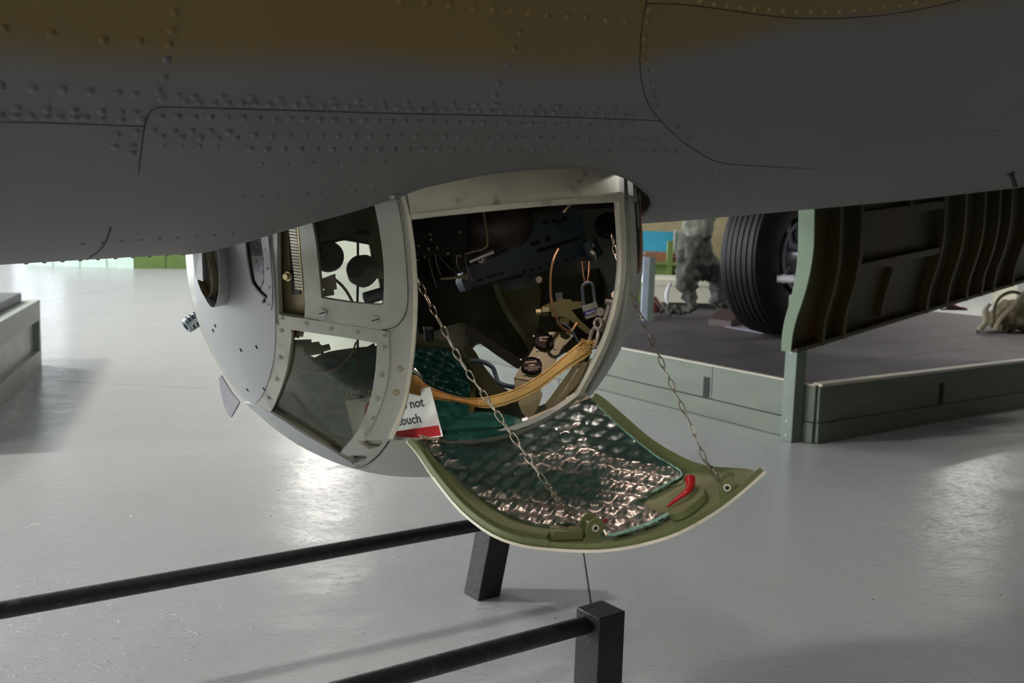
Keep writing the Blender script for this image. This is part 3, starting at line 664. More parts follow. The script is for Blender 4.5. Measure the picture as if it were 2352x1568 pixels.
# seams drawn on the turret as narrow grooves
def bseam(pts, off=.0012, wd=.002, name='shell_seam', n=4):
    q = cat(pts, n); R = [sph(x, y, RB+off) for x, y in q]; V = []
    for i, p in enumerate(R):
        t = nrm(R[min(i+1, len(R)-1)]-R[max(i-1, 0)]); b = nrm(np.cross(t, p-C)); V += [p-b*wd/2, p+b*wd/2]
    mk(name, V, [(2*i, 2*i+1, 2*i+3, 2*i+2) for i in range(len(R)-1)], SEAMM, tur)
bseam([(912, 450), (924, 520), (933, 600), (937, 680), (930, 725), (908, 750), (875, 758)], .0048, .0013)
bseam([(562, 926), (600, 955), (650, 997), (730, 1048), (800, 1070), (845, 1074)], .002, .003)
bseam([(895, 1012), (870, 1045), (840, 1068), (815, 1074)], .002, .003)
bseam([(1440, 400), (1446, 500), (1448, 620), (1437, 700), (1416, 778), (1387, 838)], .006, .0015)
bseam([(1423, 400), (1430, 450)], .006, .0015)
# ejection chute cowls on the left
def ucowl(name, rim, vec, mat, parent, th=.004, shrink=.90):
    P = cat(rim, 5); c2 = np.mean(np.array(P)[:, :2], 0)
    out = [dep(x, y, z) for x, y, z in P]; inn = [dep(c2[0]+(x-c2[0])*shrink, y-4*(1-shrink)*0, z) for x, y, z in P]
    n = len(out); V = out+inn+[p+vec for p in out]+[p+vec for p in inn]; Fc = []
    for i in range(n-1):
        Fc += [(i, i+1, n+i+1, n+i), (i, 2*n+i, 2*n+i+1, i+1), (n+i, n+i+1, 3*n+i+1, 3*n+i), (2*n+i, 3*n+i, 3*n+i+1, 2*n+i+1)]
    return mk(name, V, Fc, mat, parent)
vc = (dep(545, 640, 2.10)-dep(503, 646, 2.00))
ucowl('ejection_chute', [(494, 540, 2.00), (504, 600, 1.99), (505, 660, 1.99), (500, 690, 2.0), (490, 706, 2.02), (474, 690, 2.05), (456, 645, 2.09), (443, 580, 2.12), (438, 540, 2.13)], vc, CHEEK, tur)
ucowl('inner_chute', [(466, 540, 2.03), (478, 600, 2.03), (487, 640, 2.03), (484, 672, 2.035), (474, 684, 2.045), (462, 668, 2.06), (451, 635, 2.09), (445, 600, 2.11), (441, 560, 2.12)], vc*.85, TANRIB, tur)
m = MB(); m.hull8([dep(449, 640, 2.09), dep(466, 646, 2.07), dep(480, 640, 2.12), dep(466, 636, 2.15), dep(438, 540, 2.09), dep(462, 540, 2.07), dep(476, 540, 2.12), dep(460, 540, 2.15)]); m.build('chute_box', CHEEK, tur)
# barrel muzzle with slots
a = dep(470, 722, 2.50); b = dep(427, 750, 2.47); m = MB(); ax = b-a
m.lathe(a, ax, [(0, .019), (np.linalg.norm(ax)*.92, .019), (np.linalg.norm(ax), .017), (np.linalg.norm(ax), .010), (.01, .010)], 28)
bar = m.build('gun_muzzle', M('muzzle_steel', (.35, .40, .45), .3, .8, .1), tur)
t_ = nrm(ax); u_ = nrm(np.cross(t_, -F_)); v_ = np.cross(t_, u_)
for k in range(3):
    for j in range(3):
        an = math.radians(30+55*j); nn = u_*math.cos(an+1.4)+v_*math.sin(an+1.4)
        if nn@F_ > 0: nn = -nn
        c_ = a+ax*(.38+.2*k)+nn*.0188; m = MB(); m.box(c_, t_*.0022, nrm(np.cross(t_, nn))*.006, nn*.001); m.build('slot', SEAMM, bar)
# pointed guard fin
m = MB(); fpt = [(507, 862), (503, 868), (506, 895), (514, 930), (524, 954), (530, 958), (536, 948), (549, 924), (530, 900)]
patch('guard_fin', fpt, plane3((507, 862, 2.52), (530, 958, 2.50), (549, 924, 2.45)), M('fin_grey', (.20, .20, .22), .6, 0), tur, sp=20, th=.004)

# ------------------------------------------------------------------ the open hatch: the same sphere swung out on its hinge
def rotp(P, a, u, phi):
    v = P-a; return a+v*math.cos(phi)+np.cross(u, v)*math.sin(phi)+u*(u@v)*(1-math.cos(phi))
h1 = sph(945, 1010); h2 = sph(1350, 900); hu = nrm(h2-h1); PHI = math.radians(90)
C2 = rotp(C, h1, hu, PHI)
def hatchm(off=0.):   # inner face of the hatch: the far side of the swung sphere
    def m(x, y):
        p = sph(x, y, RB-.010-off, True, C2); n = nrm(p-C2); return p, n
    return m
hatch = patch('hatch', cat([(935, 1011), (960, 1040), (1000, 1100), (1060, 1172), (1130, 1225), (1200, 1250), (1262, 1258)], 3)[:-1]+cat([(1262, 1258), (1330, 1262), (1400, 1260), (1480, 1246), (1560, 1220), (1640, 1175), (1700, 1130), (1756, 1080)], 3)[:-1]+
              cat([(1756, 1080), (1735, 1082), (1715, 1076), (1620, 1068), (1550, 1040), (1490, 1002), (1430, 950), (1385, 912), (1362, 900)], 3)[:-1]+cat([(1362, 912), (1300, 942), (1200, 976), (1100, 1002), (1000, 1010), (935, 1011)], 3)[:-1],
              hatchm(0), [OLIVE, GREY, CREAM], tur, sp=14, th=.006)
hatch['label'] = 'curved hatch door hanging open, olive inside, grey outside'
def hplate(name, pts, off, mat, th=None, sp=12, **k):
    return patch(name, pts, hatchm(off), mat, hatch, sp=sp, th=th or off, **k)
# turned-up edges
def hlip(name, pts, hgt, wd, mat, n=4, side=0):
    q = cat(pts, n); R = [(sph(x, y, RB-.010, True, C2)) for x, y in q]; V = []
    for i, p in enumerate(R):
        nn = nrm(C2-p); t = nrm(R[min(i+1, len(R)-1)]-R[max(i-1, 0)]); b = nrm(np.cross(t, nn)); V += [p-b*wd/2-nn*.002, p+b*wd/2-nn*.002, p+b*wd/2+nn*hgt, p-b*wd/2+nn*hgt]
    Fc = [(0, 1, 2, 3)]
    for i in range(len(R)-1):
        for k in range(4): Fc.append((4*i+k, 4*i+4+k, 4*i+4+(k+1) % 4, 4*i+(k+1) % 4))
    Fc.append(tuple(4*(len(R)-1)+k for k in (3, 2, 1, 0))); mk(name, V, Fc, mat, hatch)
hlip('hatch_edge', [(938, 1013), (962, 1042), (1002, 1100), (1062, 1170), (1132, 1222), (1200, 1246), (1260, 1254)], .012, .004, OLIVE)
hlip('hatch_edge', [(1262, 1254), (1330, 1257), (1400, 1255), (1480, 1241), (1560, 1215), (1640, 1171), (1700, 1126), (1752, 1080)], .008, .004, OLIVE)
hlip('hatch_rib', [(975, 1040), (1015, 1095), (1072, 1158), (1138, 1206), (1200, 1228), (1258, 1238)], .010, .010, OLIVE)
# quilted pad
def quiltmap(base, off, amp, du, dv, ang, cx, cy, puffvec=None):
    ca, sa = math.cos(ang), math.sin(ang)
    def h(x, y):
        X, Y = x-cx, y-cy; u = (X*ca+Y*sa)/du; v = (-X*sa+Y*ca)/dv
        u += .10*math.sin(Y*.021+X*.004); v += .16*math.sin(X*.013+1)+.05*math.sin(X*.05+Y*.03)
        p = abs(math.sin(math.pi*(u+v)))*abs(math.sin(math.pi*(u-v)))
        nz = math.sin(x*.13+y*.31)*math.sin(x*.21-y*.17)
        fv = (v-u)%1.0
        return off+amp*(p**.5)*(1+.3*nz)*(1.15-.45*fv)
    return h
qh = quiltmap(None, .004, .0075, 74, 30, math.radians(-14), 1200, 1100)
def quilt_on_hatch(x, y):
    p0 = sph(x, y, RB-.010, True, C2); n = nrm(p0-C2); return p0-n*qh(x, y), n
QP = cat([(958, 1012), (1050, 1012), (1150, 992), (1250, 956), (1356, 916)], 4)[:-1]+cat([(1356, 916), (1400, 958), (1450, 1003), (1510, 1050), (1576, 1090)], 4)[:-1]+[(1576, 1090), (1540, 1118), (1500, 1140), (1467, 1158)]+\
    cat([(1467, 1158), (1490, 1172), (1541, 1192)], 2)[:-1]+cat([(1541, 1192), (1500, 1212), (1440, 1232), (1396, 1240)], 2)[:-1]+cat([(1396, 1240), (1330, 1212), (1290, 1212), (1230, 1208), (1160, 1184), (1090, 1138), (1030, 1084), (990, 1046), (958, 1012)], 3)[:-1]
qo = patch('quilted_pad', QP, quilt_on_hatch, QUILT, hatch, sp=5.2, th=.006, sharp=60); qo['label'] = 'dark green quilted lining with shiny foil-like puffs'
def ragged(name, pts, mat, wpx, parent, mp):
    q = cat(pts, 8); a_ = []; b_ = []
    for i, (x, y) in enumerate(q):
        t = np.array(q[min(i+1, len(q)-1)])-np.array(q[max(i-1, 0)]); t = t/np.linalg.norm(t); n = np.array([-t[1], t[0]])
        a_.append((x+n[0]*wpx*random.uniform(.2, .7), y+n[1]*wpx*random.uniform(.2, .7))); b_.append((x-n[0]*wpx*random.uniform(.2, .7), y-n[1]*wpx*random.uniform(.2, .7)))
    patch(name, a_+b_[::-1], mp, mat, parent, sp=4, th=.002)
def qedge(x, y):
    p0 = sph(x, y, RB-.010, True, C2); n = nrm(p0-C2); return p0-n*(.012), n
ragged('frayed_edge', [(1372, 934), (1400, 962), (1450, 1007), (1510, 1054), (1570, 1094), (1540, 1118), (1500, 1140)], QEDGE, 4, hatch, qedge)
ragged('frayed_edge', [(1541, 1190), (1500, 1211), (1440, 1232), (1398, 1240)], QEDGE, 7, hatch, qedge)
def tapem(x, y):
    p0 = sph(x, y, RB-.010, True, C2); n = nrm(p0-C2); return p0-n*(.014), n
patch('edging_tape', cat([(1201, 971), (1250, 950), (1300, 930), (1352, 912)], 4)+cat([(1358, 919), (1300, 942), (1250, 962), (1204, 979)], 4), tapem, TAPE, hatch, sp=8, th=.003)
patch('edging_tape', cat([(955, 1006), (1000, 1013), (1060, 1008), (1120, 995)], 4)+cat([(1124, 1000), (1062, 1015), (1000, 1019), (962, 1014)], 4), tapem, TAPE, hatch, sp=8, th=.003)
# latch clevises
def hp(x, y, h=0.): 
    p = sph(x, y, RB-.010, True, C2); n = nrm(C2-p); return p+n*h
def clevis(cx, cy, s=1.0):
    b0 = hp(cx, cy); n = nrm(C2-b0); t = nrm(hp(cx+40, cy-(12 if cx < 1500 else 26))-b0); w_ = nrm(np.cross(n, t))
    if w_@F_ > 0: w_ = -w_       # towards the viewer
    rw = .019*s; hh = .040*s
    upv = nrm(U_-w_*(U_@w_))
    for k, o_ in enumerate((.0, .034*s)):
        base = b0-w_*o_
        prof = [(-rw, -.012), (rw, -.012), (rw, hh-rw)]+[(rw*math.cos(a), hh-rw+rw*math.sin(a)) for a in np.linspace(0, math.pi, 13)[1:-1]]+[(-rw, hh-rw)]
        V = [base+t*u+upv*v for u, v in prof]+[base+t*u+upv*v-w_*.004 for u, v in prof]; n_ = len(prof)
        mk('latch_lug', V, [tuple(range(n_)), tuple(range(n_, 2*n_))[::-1]]+[(i, i+n_, (i+1) % n_+n_, (i+1) % n_) for i in range(n_)], OLIVE, hatch)
    c_ = b0+upv*(hh-rw)
    m = MB(); m.lathe(c_+w_*.0, w_, [(0, .0072), (.003, .0072), (.003, .0042), (0, .0042)], 20); m.build('eyelet', CREAM, hatch)
    m = MB(); m.cyl(c_+w_*.0006, c_+w_*.0012, .0044, 16); m.build('eyelet_bore', BLACK, hatch)
    m = MB(); m.cyl(c_-w_*.004, c_-w_*.034, .006, 12); m.cyl(c_-w_*.006, c_-w_*.014, .0095, 12); m.cyl(c_-w_*.020, c_-w_*.028, .0085, 12); m.build('latch_barrel', ODRAB, hatch)
    return c_, w_, upv, t
L1 = clevis(1366, 1236); L2 = clevis(1670, 1142, .95)
# long latch bodies beside the lugs
m = MB(); m.box(hp(1300, 1238, .012), nrm(hp(1340, 1236)-hp(1260, 1238))*.032, L1[2]*.013, L1[1]*.012); m.build('latch_body', ODRAB, hatch, bevel=.005)
m = MB(); a = hp(1262, 1236, .016); m.cyl(a, a+nrm(hp(1300, 1238)-hp(1262, 1236))*.02, .011, 14); m.build('latch_knob', ODRAB, hatch)
patch('latch_backplate', cat([(1540, 1180), (1536, 1150), (1548, 1128), (1575, 1117), (1610, 1112), (1618, 1130), (1600, 1150), (1570, 1172)], 3, True), hatchm(.016), OLIVE, hatch, sp=8, th=.014)
# red handle
def hred(pts, rad, name):
    m = MB(); m.tube([hp(x, y, h) for x, y, h in cat(pts, 3)], rad, 10); o = m.build(name, REDP, hatch); o['label'] = 'red painted lever'; return o
hred([(1543, 1186, .022), (1560, 1174, .024), (1578, 1164, .026), (1594, 1154, .028), (1602, 1142, .030), (1603, 1130, .034)], list(np.interp(np.linspace(0, 1, 16), [0, .3, .7, .85, 1], [.002, .0045, .007, .0095, .011])), 'red_handle')
hred([(1386, 1222, .022), (1398, 1216, .022)], list(np.linspace(.004, .002, 4)), 'red_handle')

# lower bowl seen under the frame (grey underside already part of the shell)
# ================================================================== INSIDE OF THE TURRET
# small warm work lamp under the turret roof, hidden by the hatch header
LPOS = np.array([.09, 2.36, 1.47]); ldir = nrm(np.array([.14, 2.0, .74])-LPOS)
m = MB(); m.lathe(LPOS, ldir, [(-.06, .001), (-.06, .022), (0, .040), (0, .037), (-.05, .019), (-.05, .001)], 20); m.build('work_lamp_shade', BLACK, tur)
_l = bpy.data.lights.new('work_lamp_bulb', 'SPOT'); _l.energy = 5.5; _l.color = (1, .74, .62); _l.spot_size = math.radians(105); _l.spot_blend = .5; _l.shadow_soft_size = .006
_o = bpy.data.objects.new('work_lamp_bulb', _l); link(_o, tur, LPOS+ldir*.004); _o.rotation_mode = 'QUATERNION'; _o.rotation_quaternion = Vector(-ldir).to_track_quat('Z', 'Y')
# unseen blocker added under the lamp, outlined so its shadow darkens the hatch lining
_c2 = rotp(C, h1, hu, PHI); q_ = []
for x, y in ((930, 1030), (1060, 1045), (1200, 1040), (1375, 1045), (1378, 1100), (1370, 1165), (1210, 1150), (1060, 1125), (960, 1080)):
    T_ = sph(x, y, RB-.02, True, _c2); t_ = nrm(T_-LPOS); q_.append(LPOS+t_*.12)
q_ = np.array(q_); dn = nrm(np.array([-.04, -.28, -.73])); n_ = len(q_)
mk('lamp_shadow_blocker', np.vstack([q_, q_-dn*.02]), [tuple(range(n_)), tuple(range(n_, 2*n_))[::-1]]+[(i, i+n_, (i+1) % n_+n_, (i+1) % n_) for i in range(n_)], BLACK, tur)
# seat bowl: quilted back and seat pads
def seatdepth(x, y):
    z = 2.56-.10*((x-880)/210)**2
    if y > 900: z -= .42*((y-900)/150)**1.6
    return z
sq = quiltmap(None, 0, .017, 64, 30, math.radians(20), 900, 900)
def seat_q(x, y): return dep(x, y, seatdepth(x, y)-sq(x, y)), nrm(ray(x, y))
SEAT = cat([(700, 868), (722, 838), (770, 818), (830, 812), (900, 806), (960, 800), (1000, 797), (1040, 810), (1068, 835), (1080, 880), (1078, 940), (1072, 980), (1060, 1003)], 3)+cat([(1000, 1006), (900, 1006), (840, 1000), (780, 990), (735, 968), (708, 930), (698, 890)], 3)
patch('seat_back_rim', cat([(684, 880), (700, 840), (740, 812), (800, 800), (880, 792), (960, 782), (1005, 778), (1050, 795), (1082, 830), (1092, 890), (1088, 950), (1080, 1000), (1000, 1015), (860, 1015), (760, 995), (705, 950)], 3, True), pxd(lambda x, y: seatdepth(x, y)+.006), ODRAB, tur, sp=20, th=.01)
patch('seat_back_pad', SEAT, seat_q, QUILT2, tur, sp=7, th=.004, sharp=60)
def pan_depth(x, y): return 2.13+.55*max(0, (1005-y))/150*.9
pq = quiltmap(None, 0, .009, 46, 24, math.radians(-28), 1100, 960)
patch('seat_pan_pad', cat([(1010, 1004), (1040, 970), (1075, 950), (1120, 945), (1180, 955), (1215, 968), (1270, 940), (1330, 925), (1348, 912), (1300, 945), (1200, 985), (1100, 1008)], 3, True), lambda x, y: (dep(x, y, pan_depth(x, y)-pq(x, y)), nrm(ray(x, y))), QUILT2, tur, sp=6, th=.004, sharp=60)
# stencilled letters on the pad
def flat_text(body, x, y, hpx, z, mat, parent, ang=0., **k):
    p = dep(x, y, z); q = dep(x+100*math.cos(ang), y-100*math.sin(ang), z); ux = nrm(q-p); uy = nrm(np.cross(ux, ray(x, y))); uy = uy if uy@U_ > 0 else -uy
    return text_mesh(body, hpx*z/F/.72, p, ux, uy, mat, parent, **k)
t1_ = flat_text('USE  N', 793, 914, 17, 2.515, YEL, tur, .06, bold=.012); t2_ = flat_text('B', 783, 940, 16, 2.505, YEL, tur, .06, bold=.012)
# gun receiver plate with slots and holes
GZ = plane3((1075, 610, 2.50), (1335, 480, 2.62), (1345, 585, 2.62))
gp = patch('gun_receiver', [(1063, 625), (1078, 610), (1125, 595), (1165, 575), (1190, 552), (1201, 520), (1250, 503), (1322, 478), (1336, 480), (1345, 545), (1350, 585), (1290, 610), (1210, 635), (1120, 655), (1070, 667), (1060, 645)], GZ, GUNBLUE, tur, sp=30, th=.05)
gp['label'] = 'blue-grey steel gun receiver inside the turret'
def gadd(name, pts, mat, off=.003, th=.003, par=None):
    A = lambda x, y: (GZ(x, y)[0]-GZ(x, y)[1]*off, GZ(x, y)[1]); return patch(name, pts, A, mat, par or gp, sp=30, th=th)
gadd('receiver_slot', [(1218, 558), (1238, 550), (1240, 560), (1220, 567)], SEAMM); gadd('receiver_slot', [(1252, 546), (1262, 542), (1264, 553), (1253, 556)], SEAMM)
gadd('receiver_slot', [(1233, 572), (1335, 542), (1337, 549), (1235, 581)], SEAMM); gadd('receiver_slot', [(1083, 660), (1180, 633), (1200, 628), (1200, 635), (1085, 665)], BLACK)
gadd('receiver_edge', [(1320, 497), (1324, 496), (1339, 583), (1334, 584)], M('bright_blue_steel', (.12, .25, .33), .3, .6))
for (x, y) in [(1099, 644), (1106, 642), (1121, 637), (1129, 635), (1137, 632), (1145, 630), (1153, 628), (1204, 624), (1222, 619), (1240, 616), (1260, 609), (1279, 604), (1299, 598), (1320, 593)]:
    P, n = GZ(x, y); m = MB(); m.cyl(P-n*.0035, P, .0035, 8); m.build('receiver_hole', SEAMM, gp)
for (x, y) in ((1215, 515), (1250, 512), (1270, 508), (1283, 512), (1295, 503)):
    P, n = GZ(x, y); m = MB(); m.cyl(P-n*.012, P, .0055, 8); m.build('receiver_bolt', BLACK, gp)
def blk(name, pts, z, th, mat, sp=30, label=None, par=None):
    o = patch(name, pts, pxd(z), mat, par or tur, sp=sp, th=th)
    if label: o['label'] = label
    return o
def cylpx(name, a, b, r, mat, n=14, par=None):
    m = MB(); m.cyl(dep(*a), dep(*b), r, n); return m.build(name, mat, par or tur)
def tubepx(name, pts, r, mat, par=None, n=8, k=5):
    m = MB(); m.tube([dep(*p) for p in cat(pts, k)], r, n); return m.build(name, mat, par or tur)
jb_ = blk('junction_box', [(940, 470), (1072, 470), (1074, 560), (1070, 575), (945, 590)], 2.42, .12, BLACK)
blk('junction_box_lid', [(993, 492), (1046, 488), (1048, 515), (995, 518)], 2.41, .01, BLACK, par=jb_)
m = MB()
for (x, y) in ((1005, 500), (988, 538), (1057, 533), (961, 564), (984, 571), (1004, 569), (990, 550), (976, 590), (1029, 582), (1055, 587), (959, 597)):
    m = MB(); p = dep(x, y, 2.412); m.cyl(p, p+F_*.008, .0032, 8); m.build('box_rivet', BRASS, jb_)
m = MB(); m.tube([dep(x, y, z) for x, y, z in cat([(1075, 520, 2.52), (1120, 520, 2.5), (1160, 515, 2.5), (1200, 505, 2.52)], 5)], list(np.interp(np.linspace(0, 1, 16), [0, .2, .8, 1], [.055, .065, .062, .05])), 20); m.build('ammunition_cover', DKPLUM, tur)
tubepx('hydraulic_pipe', [(1111, 484, 2.38), (1113, 505, 2.38), (1118, 535, 2.38), (1119, 560, 2.38), (1112, 570, 2.38), (1085, 578, 2.39), (1068, 583, 2.40)], .003, TANRIB)
for k in range(9):
    x = 960+k*9; tubepx('ribbed_hose', [(x, 590, 2.46), (x+3+k*.4, 625, 2.44), (x+12, 660, 2.44)], .0042, BLACK, n=6, k=3)
for pts in ([(985, 592), (990, 620), (1000, 650), (1003, 660)], [(1010, 590), (1024, 605), (1054, 636)], [(1068, 590), (1072, 612), (1082, 640), (1083, 645)], [(1048, 585), (1050, 610), (1062, 634)], [(1000, 585), (1003, 605), (1012, 632)]):
    tubepx('electric_wire', [(x, y, 2.41) for x, y in pts], .0014, STEEL, n=6)
cylpx('tie_rod', (1012, 640, 2.40), (1070, 635, 2.40), .004, TANRIB); cylpx('tie_rod_end', (1066, 635, 2.395), (1070, 635, 2.40), .008, BRASS)
cylpx('link_pin', (1078, 600, 2.40), (1134, 577, 2.40), .0065, STEEL); cylpx('link_pin', (1110, 592, 2.398), (1104, 603, 2.398), .005, STEEL)
m = MB(); m.tube([dep(1107+9*math.cos(t), 595+9*math.sin(t), 2.395) for t in np.linspace(0, 2*math.pi, 15)[:-1]], .0011, 6, closed=True); m.build('split_ring', STEEL, tur)
blk('upper_plate', [(1075, 470), (1425, 455), (1425, 475), (1330, 482), (1075, 500)], 2.62, .02, BLACK)
blk('pale_panel', [(1130, 655), (1200, 636), (1236, 632), (1236, 652), (1200, 665), (1150, 668)], 2.64, .01, M('teal_grey_panel', (.10, .13, .12), .5))
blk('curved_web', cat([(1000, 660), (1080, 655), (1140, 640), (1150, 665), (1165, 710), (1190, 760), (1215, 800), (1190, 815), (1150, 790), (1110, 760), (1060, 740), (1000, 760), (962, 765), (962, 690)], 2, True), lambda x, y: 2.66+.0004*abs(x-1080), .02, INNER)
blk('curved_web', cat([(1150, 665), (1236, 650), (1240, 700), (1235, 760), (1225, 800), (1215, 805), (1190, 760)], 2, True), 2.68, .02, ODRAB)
blk('web_flange', cat([(1132, 655), (1143, 652), (1160, 695), (1190, 745), (1222, 785), (1214, 790), (1180, 752), (1150, 703)], 2, True), 2.60, .03, ODRAB)
blk('window_ring', cat([(1075, 742), (1105, 765), (1150, 795), (1196, 822), (1240, 835), (1200, 850), (1150, 822), (1105, 790), (1070, 770)], 3, True), 2.60, .03, DKPLUM)
blk('window_ring', cat([(1064, 800), (1086, 800), (1110, 838), (1145, 880), (1180, 908), (1160, 935), (1120, 915), (1085, 880)], 3, True), 2.58, .03, ODRAB)
blk('window_ring', cat([(1300, 790), (1330, 780), (1372, 760), (1392, 745), (1398, 760), (1370, 790), (1345, 800), (1310, 806), (1280, 812), (1275, 800)], 3, True), 2.60, .03, INNER)
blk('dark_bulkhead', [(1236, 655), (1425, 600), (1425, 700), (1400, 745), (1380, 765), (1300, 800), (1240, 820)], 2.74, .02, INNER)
# black motor and chrome gear at the right
m = MB(); m.lathe(dep(1392, 520, 2.60), -F_*.9+R_*.3, [(0, .001), (0, .034), (.02, .036), (.03, .028), (.06, .026), (.06, .001)], 24); m.build('sight_motor', BLACK, tur)
cylpx('gear_housing', (1352, 555, 2.55), (1368, 592, 2.55), .022, GUNBLUE); cylpx('chrome_gear', (1357, 575, 2.52), (1366, 582, 2.52), .012, STEEL); cylpx('chrome_gear', (1362, 560, 2.52), (1370, 596, 2.52), .004, STEEL)
# bolt at the receiver foot
cylpx('foot_bolt', (1238, 642, 2.46), (1228, 645, 2.5), .009, STEEL, 6); blk('foot_bracket', [(1205, 640), (1222, 630), (1244, 632), (1242, 650), (1222, 656), (1210, 652)], 2.5, .02, BLACK)
# cast bracket with bolts
br = blk('cast_bracket', [(1252, 700), (1262, 696), (1278, 692), (1280, 687), (1312, 687), (1313, 692), (1336, 692), (1336, 706), (1312, 712), (1332, 735), (1362, 762), (1350, 768), (1318, 742), (1300, 728), (1268, 727), (1266, 715), (1244, 716), (1244, 703)], 2.46, .035, ODRAB); br['label'] = 'olive cast bracket with hexagon bolts'
cylpx('hex_bolt', (1231, 717, 2.44), (1243, 716, 2.44), .0085, BRASS, 6, br); cylpx('hex_nut', (1246, 716, 2.44), (1261, 714, 2.44), .0125, ODRAB, 6, br)
cylpx('hex_bolt', (1283, 672, 2.47), (1285, 688, 2.47), .010, GUNBLUE, 6, br); cylpx('hex_nut', (1296, 730, 2.45), (1297, 745, 2.45), .013, ODRAB, 6, br); cylpx('hex_nut', (1278, 738, 2.46), (1286, 736, 2.46), .008, ODRAB, 6, br)
cylpx('hex_bolt', (1305, 766, 2.46), (1309, 770, 2.48), .007, STEEL, 6, br)
# wires and cables
tubepx('bronze_cable', [(1283, 572, 2.40), (1272, 595, 2.39), (1265, 630, 2.39), (1265, 680, 2.39), (1273, 715, 2.39), (1285, 745, 2.40), (1300, 758, 2.41), (1312, 760, 2.42), (1325, 742, 2.43)], .0033, BRONZE)
tubepx('thin_wire', [(1337, 600, 2.42), (1340, 630, 2.42), (1346, 655, 2.42), (1352, 630, 2.42), (1353, 600, 2.44)], .0022, BRONZE); tubepx('thin_wire', [(1292, 742, 2.42), (1310, 755, 2.42), (1328, 785, 2.42)], .0028, GUNBLUE)
tubepx('roof_pipe', [(1318, 462, 2.40), (1308, 472, 2.40), (1295, 488, 2.40)], .0035, TANRIB)
tubepx('floor_pipe', [(1080, 828, 2.46), (1105, 830, 2.46), (1130, 842, 2.45), (1138, 860, 2.45), (1145, 878, 2.44), (1165, 886, 2.44), (1190, 890, 2.43)], .0058, GUNBLUE)
cylpx('black_cap', (984, 752, 2.45), (986, 785, 2.45), .012, BLACK); cylpx('black_cap', (984, 750, 2.45), (984, 757, 2.45), .0135, GUNBLUE)
# instrument strip
GM = plane3((1180, 870, 2.36), (1330, 770, 2.46), (1230, 875, 2.36))
ip = patch('instrument_strip', [(1243, 770), (1258, 762), (1300, 762), (1318, 770), (1290, 800), (1268, 840), (1246, 868), (1230, 876), (1181, 868), (1193, 845), (1216, 815)], GM, ODRAB, tur, sp=30, th=.006); ip['label'] = 'olive instrument strip carrying two round gauges'
patch('instrument_leg', [(1181, 866), (1232, 872), (1246, 905), (1236, 935), (1218, 965), (1200, 950), (1192, 930), (1183, 900)], plane3((1181, 866, 2.365), (1232, 872, 2.365), (1210, 960, 2.30)), ODRAB, ip, sp=30, th=.006)
def gauge(cx, cy, r, lines, needle):
    P, n = GM(cx, cy); f = -n; ux = nrm(GM(cx+10, cy-1)[0]-GM(cx-10, cy+1)[0]); uy = nrm(np.cross(f, ux)); uy = uy if uy@U_ > 0 else -uy
    m = MB(); m.lathe(P, f, [(0, r), (.008, r), (.009, r*.9), (.006, r*.86), (.006, .0001)], 28); g = m.build('gauge', DIAL, ip)
    ft = P+f*.0068
    for (b_, dy, sz) in lines: text_mesh(b_, sz, ft+uy*dy, ux, uy, DIALT, g, align='CENTER', bold=.02)
    if needle:
        m = MB(); m.box(ft+ux*(-.003)+uy*.002, nrm(ux-uy*.3)*.008, nrm(uy)*.0009, f*.0005); m.build('needle', DIALT, g)
        m = MB(); m.box(ft-ux*.009+uy*.006, nrm(ux*.4+uy)*.005, nrm(ux)*.0008, f*.0005); m.build('needle', DIALT, g)
    else:
        for dy in (.0012, -.0018):
            m = MB(); V = [ft+ux*(.009*math.cos(t))+uy*(dy+.0011*math.sin(t)) for t in np.linspace(0, 2*math.pi, 17)[:-1]]; mk('blinker_eye', V, [tuple(range(16))], DIALT, g)
    for sx_, sy_ in ((-1, 1), (1, 1), (-1, -1), (1, -1)):
        q = P+ux*sx_*r*.92+uy*sy_*r*.92; m = MB(); m.cyl(q, q+f*.003, .0024, 8); m.build('gauge_screw', BLACK, ip)
gauge(1250, 787, .0245, [('OXYGEN', .010, .0055)], True)
gauge(1221, 842, .0250, [('BLINKER', .0075, .0075), ('OXYGEN FLOW', -.0095, .0055), ('INDICATOR', -.015, .0045)], False)
# tan cast ribs
for k, pts in enumerate(([(1318, 838), (1336, 832), (1290, 905), (1240, 962), (1222, 966), (1262, 915)], [(1338, 832), (1352, 830), (1330, 880), (1278, 935), (1244, 960), (1292, 903)], [(1354, 824), (1362, 822), (1345, 868), (1300, 925), (1282, 934), (1330, 878)])):
    blk('cast_rib', pts, (2.44, 2.42, 2.44)[k], .02, TANRIB)
m = MB(); m.tube([dep(1312+14*math.cos(t)*1.2, 925+10*math.sin(t), 2.30) for t in np.linspace(-2.6, .6, 12)], .002, 6); m.build('spring_clip', STEEL, tur)
cylpx('hinge_bolt', (1303, 918, 2.28), (1320, 908, 2.28), .0075, STEEL, 6); cylpx('hinge_bolt', (1200, 966, 2.24), (1212, 962, 2.24), .007, STEEL, 6)
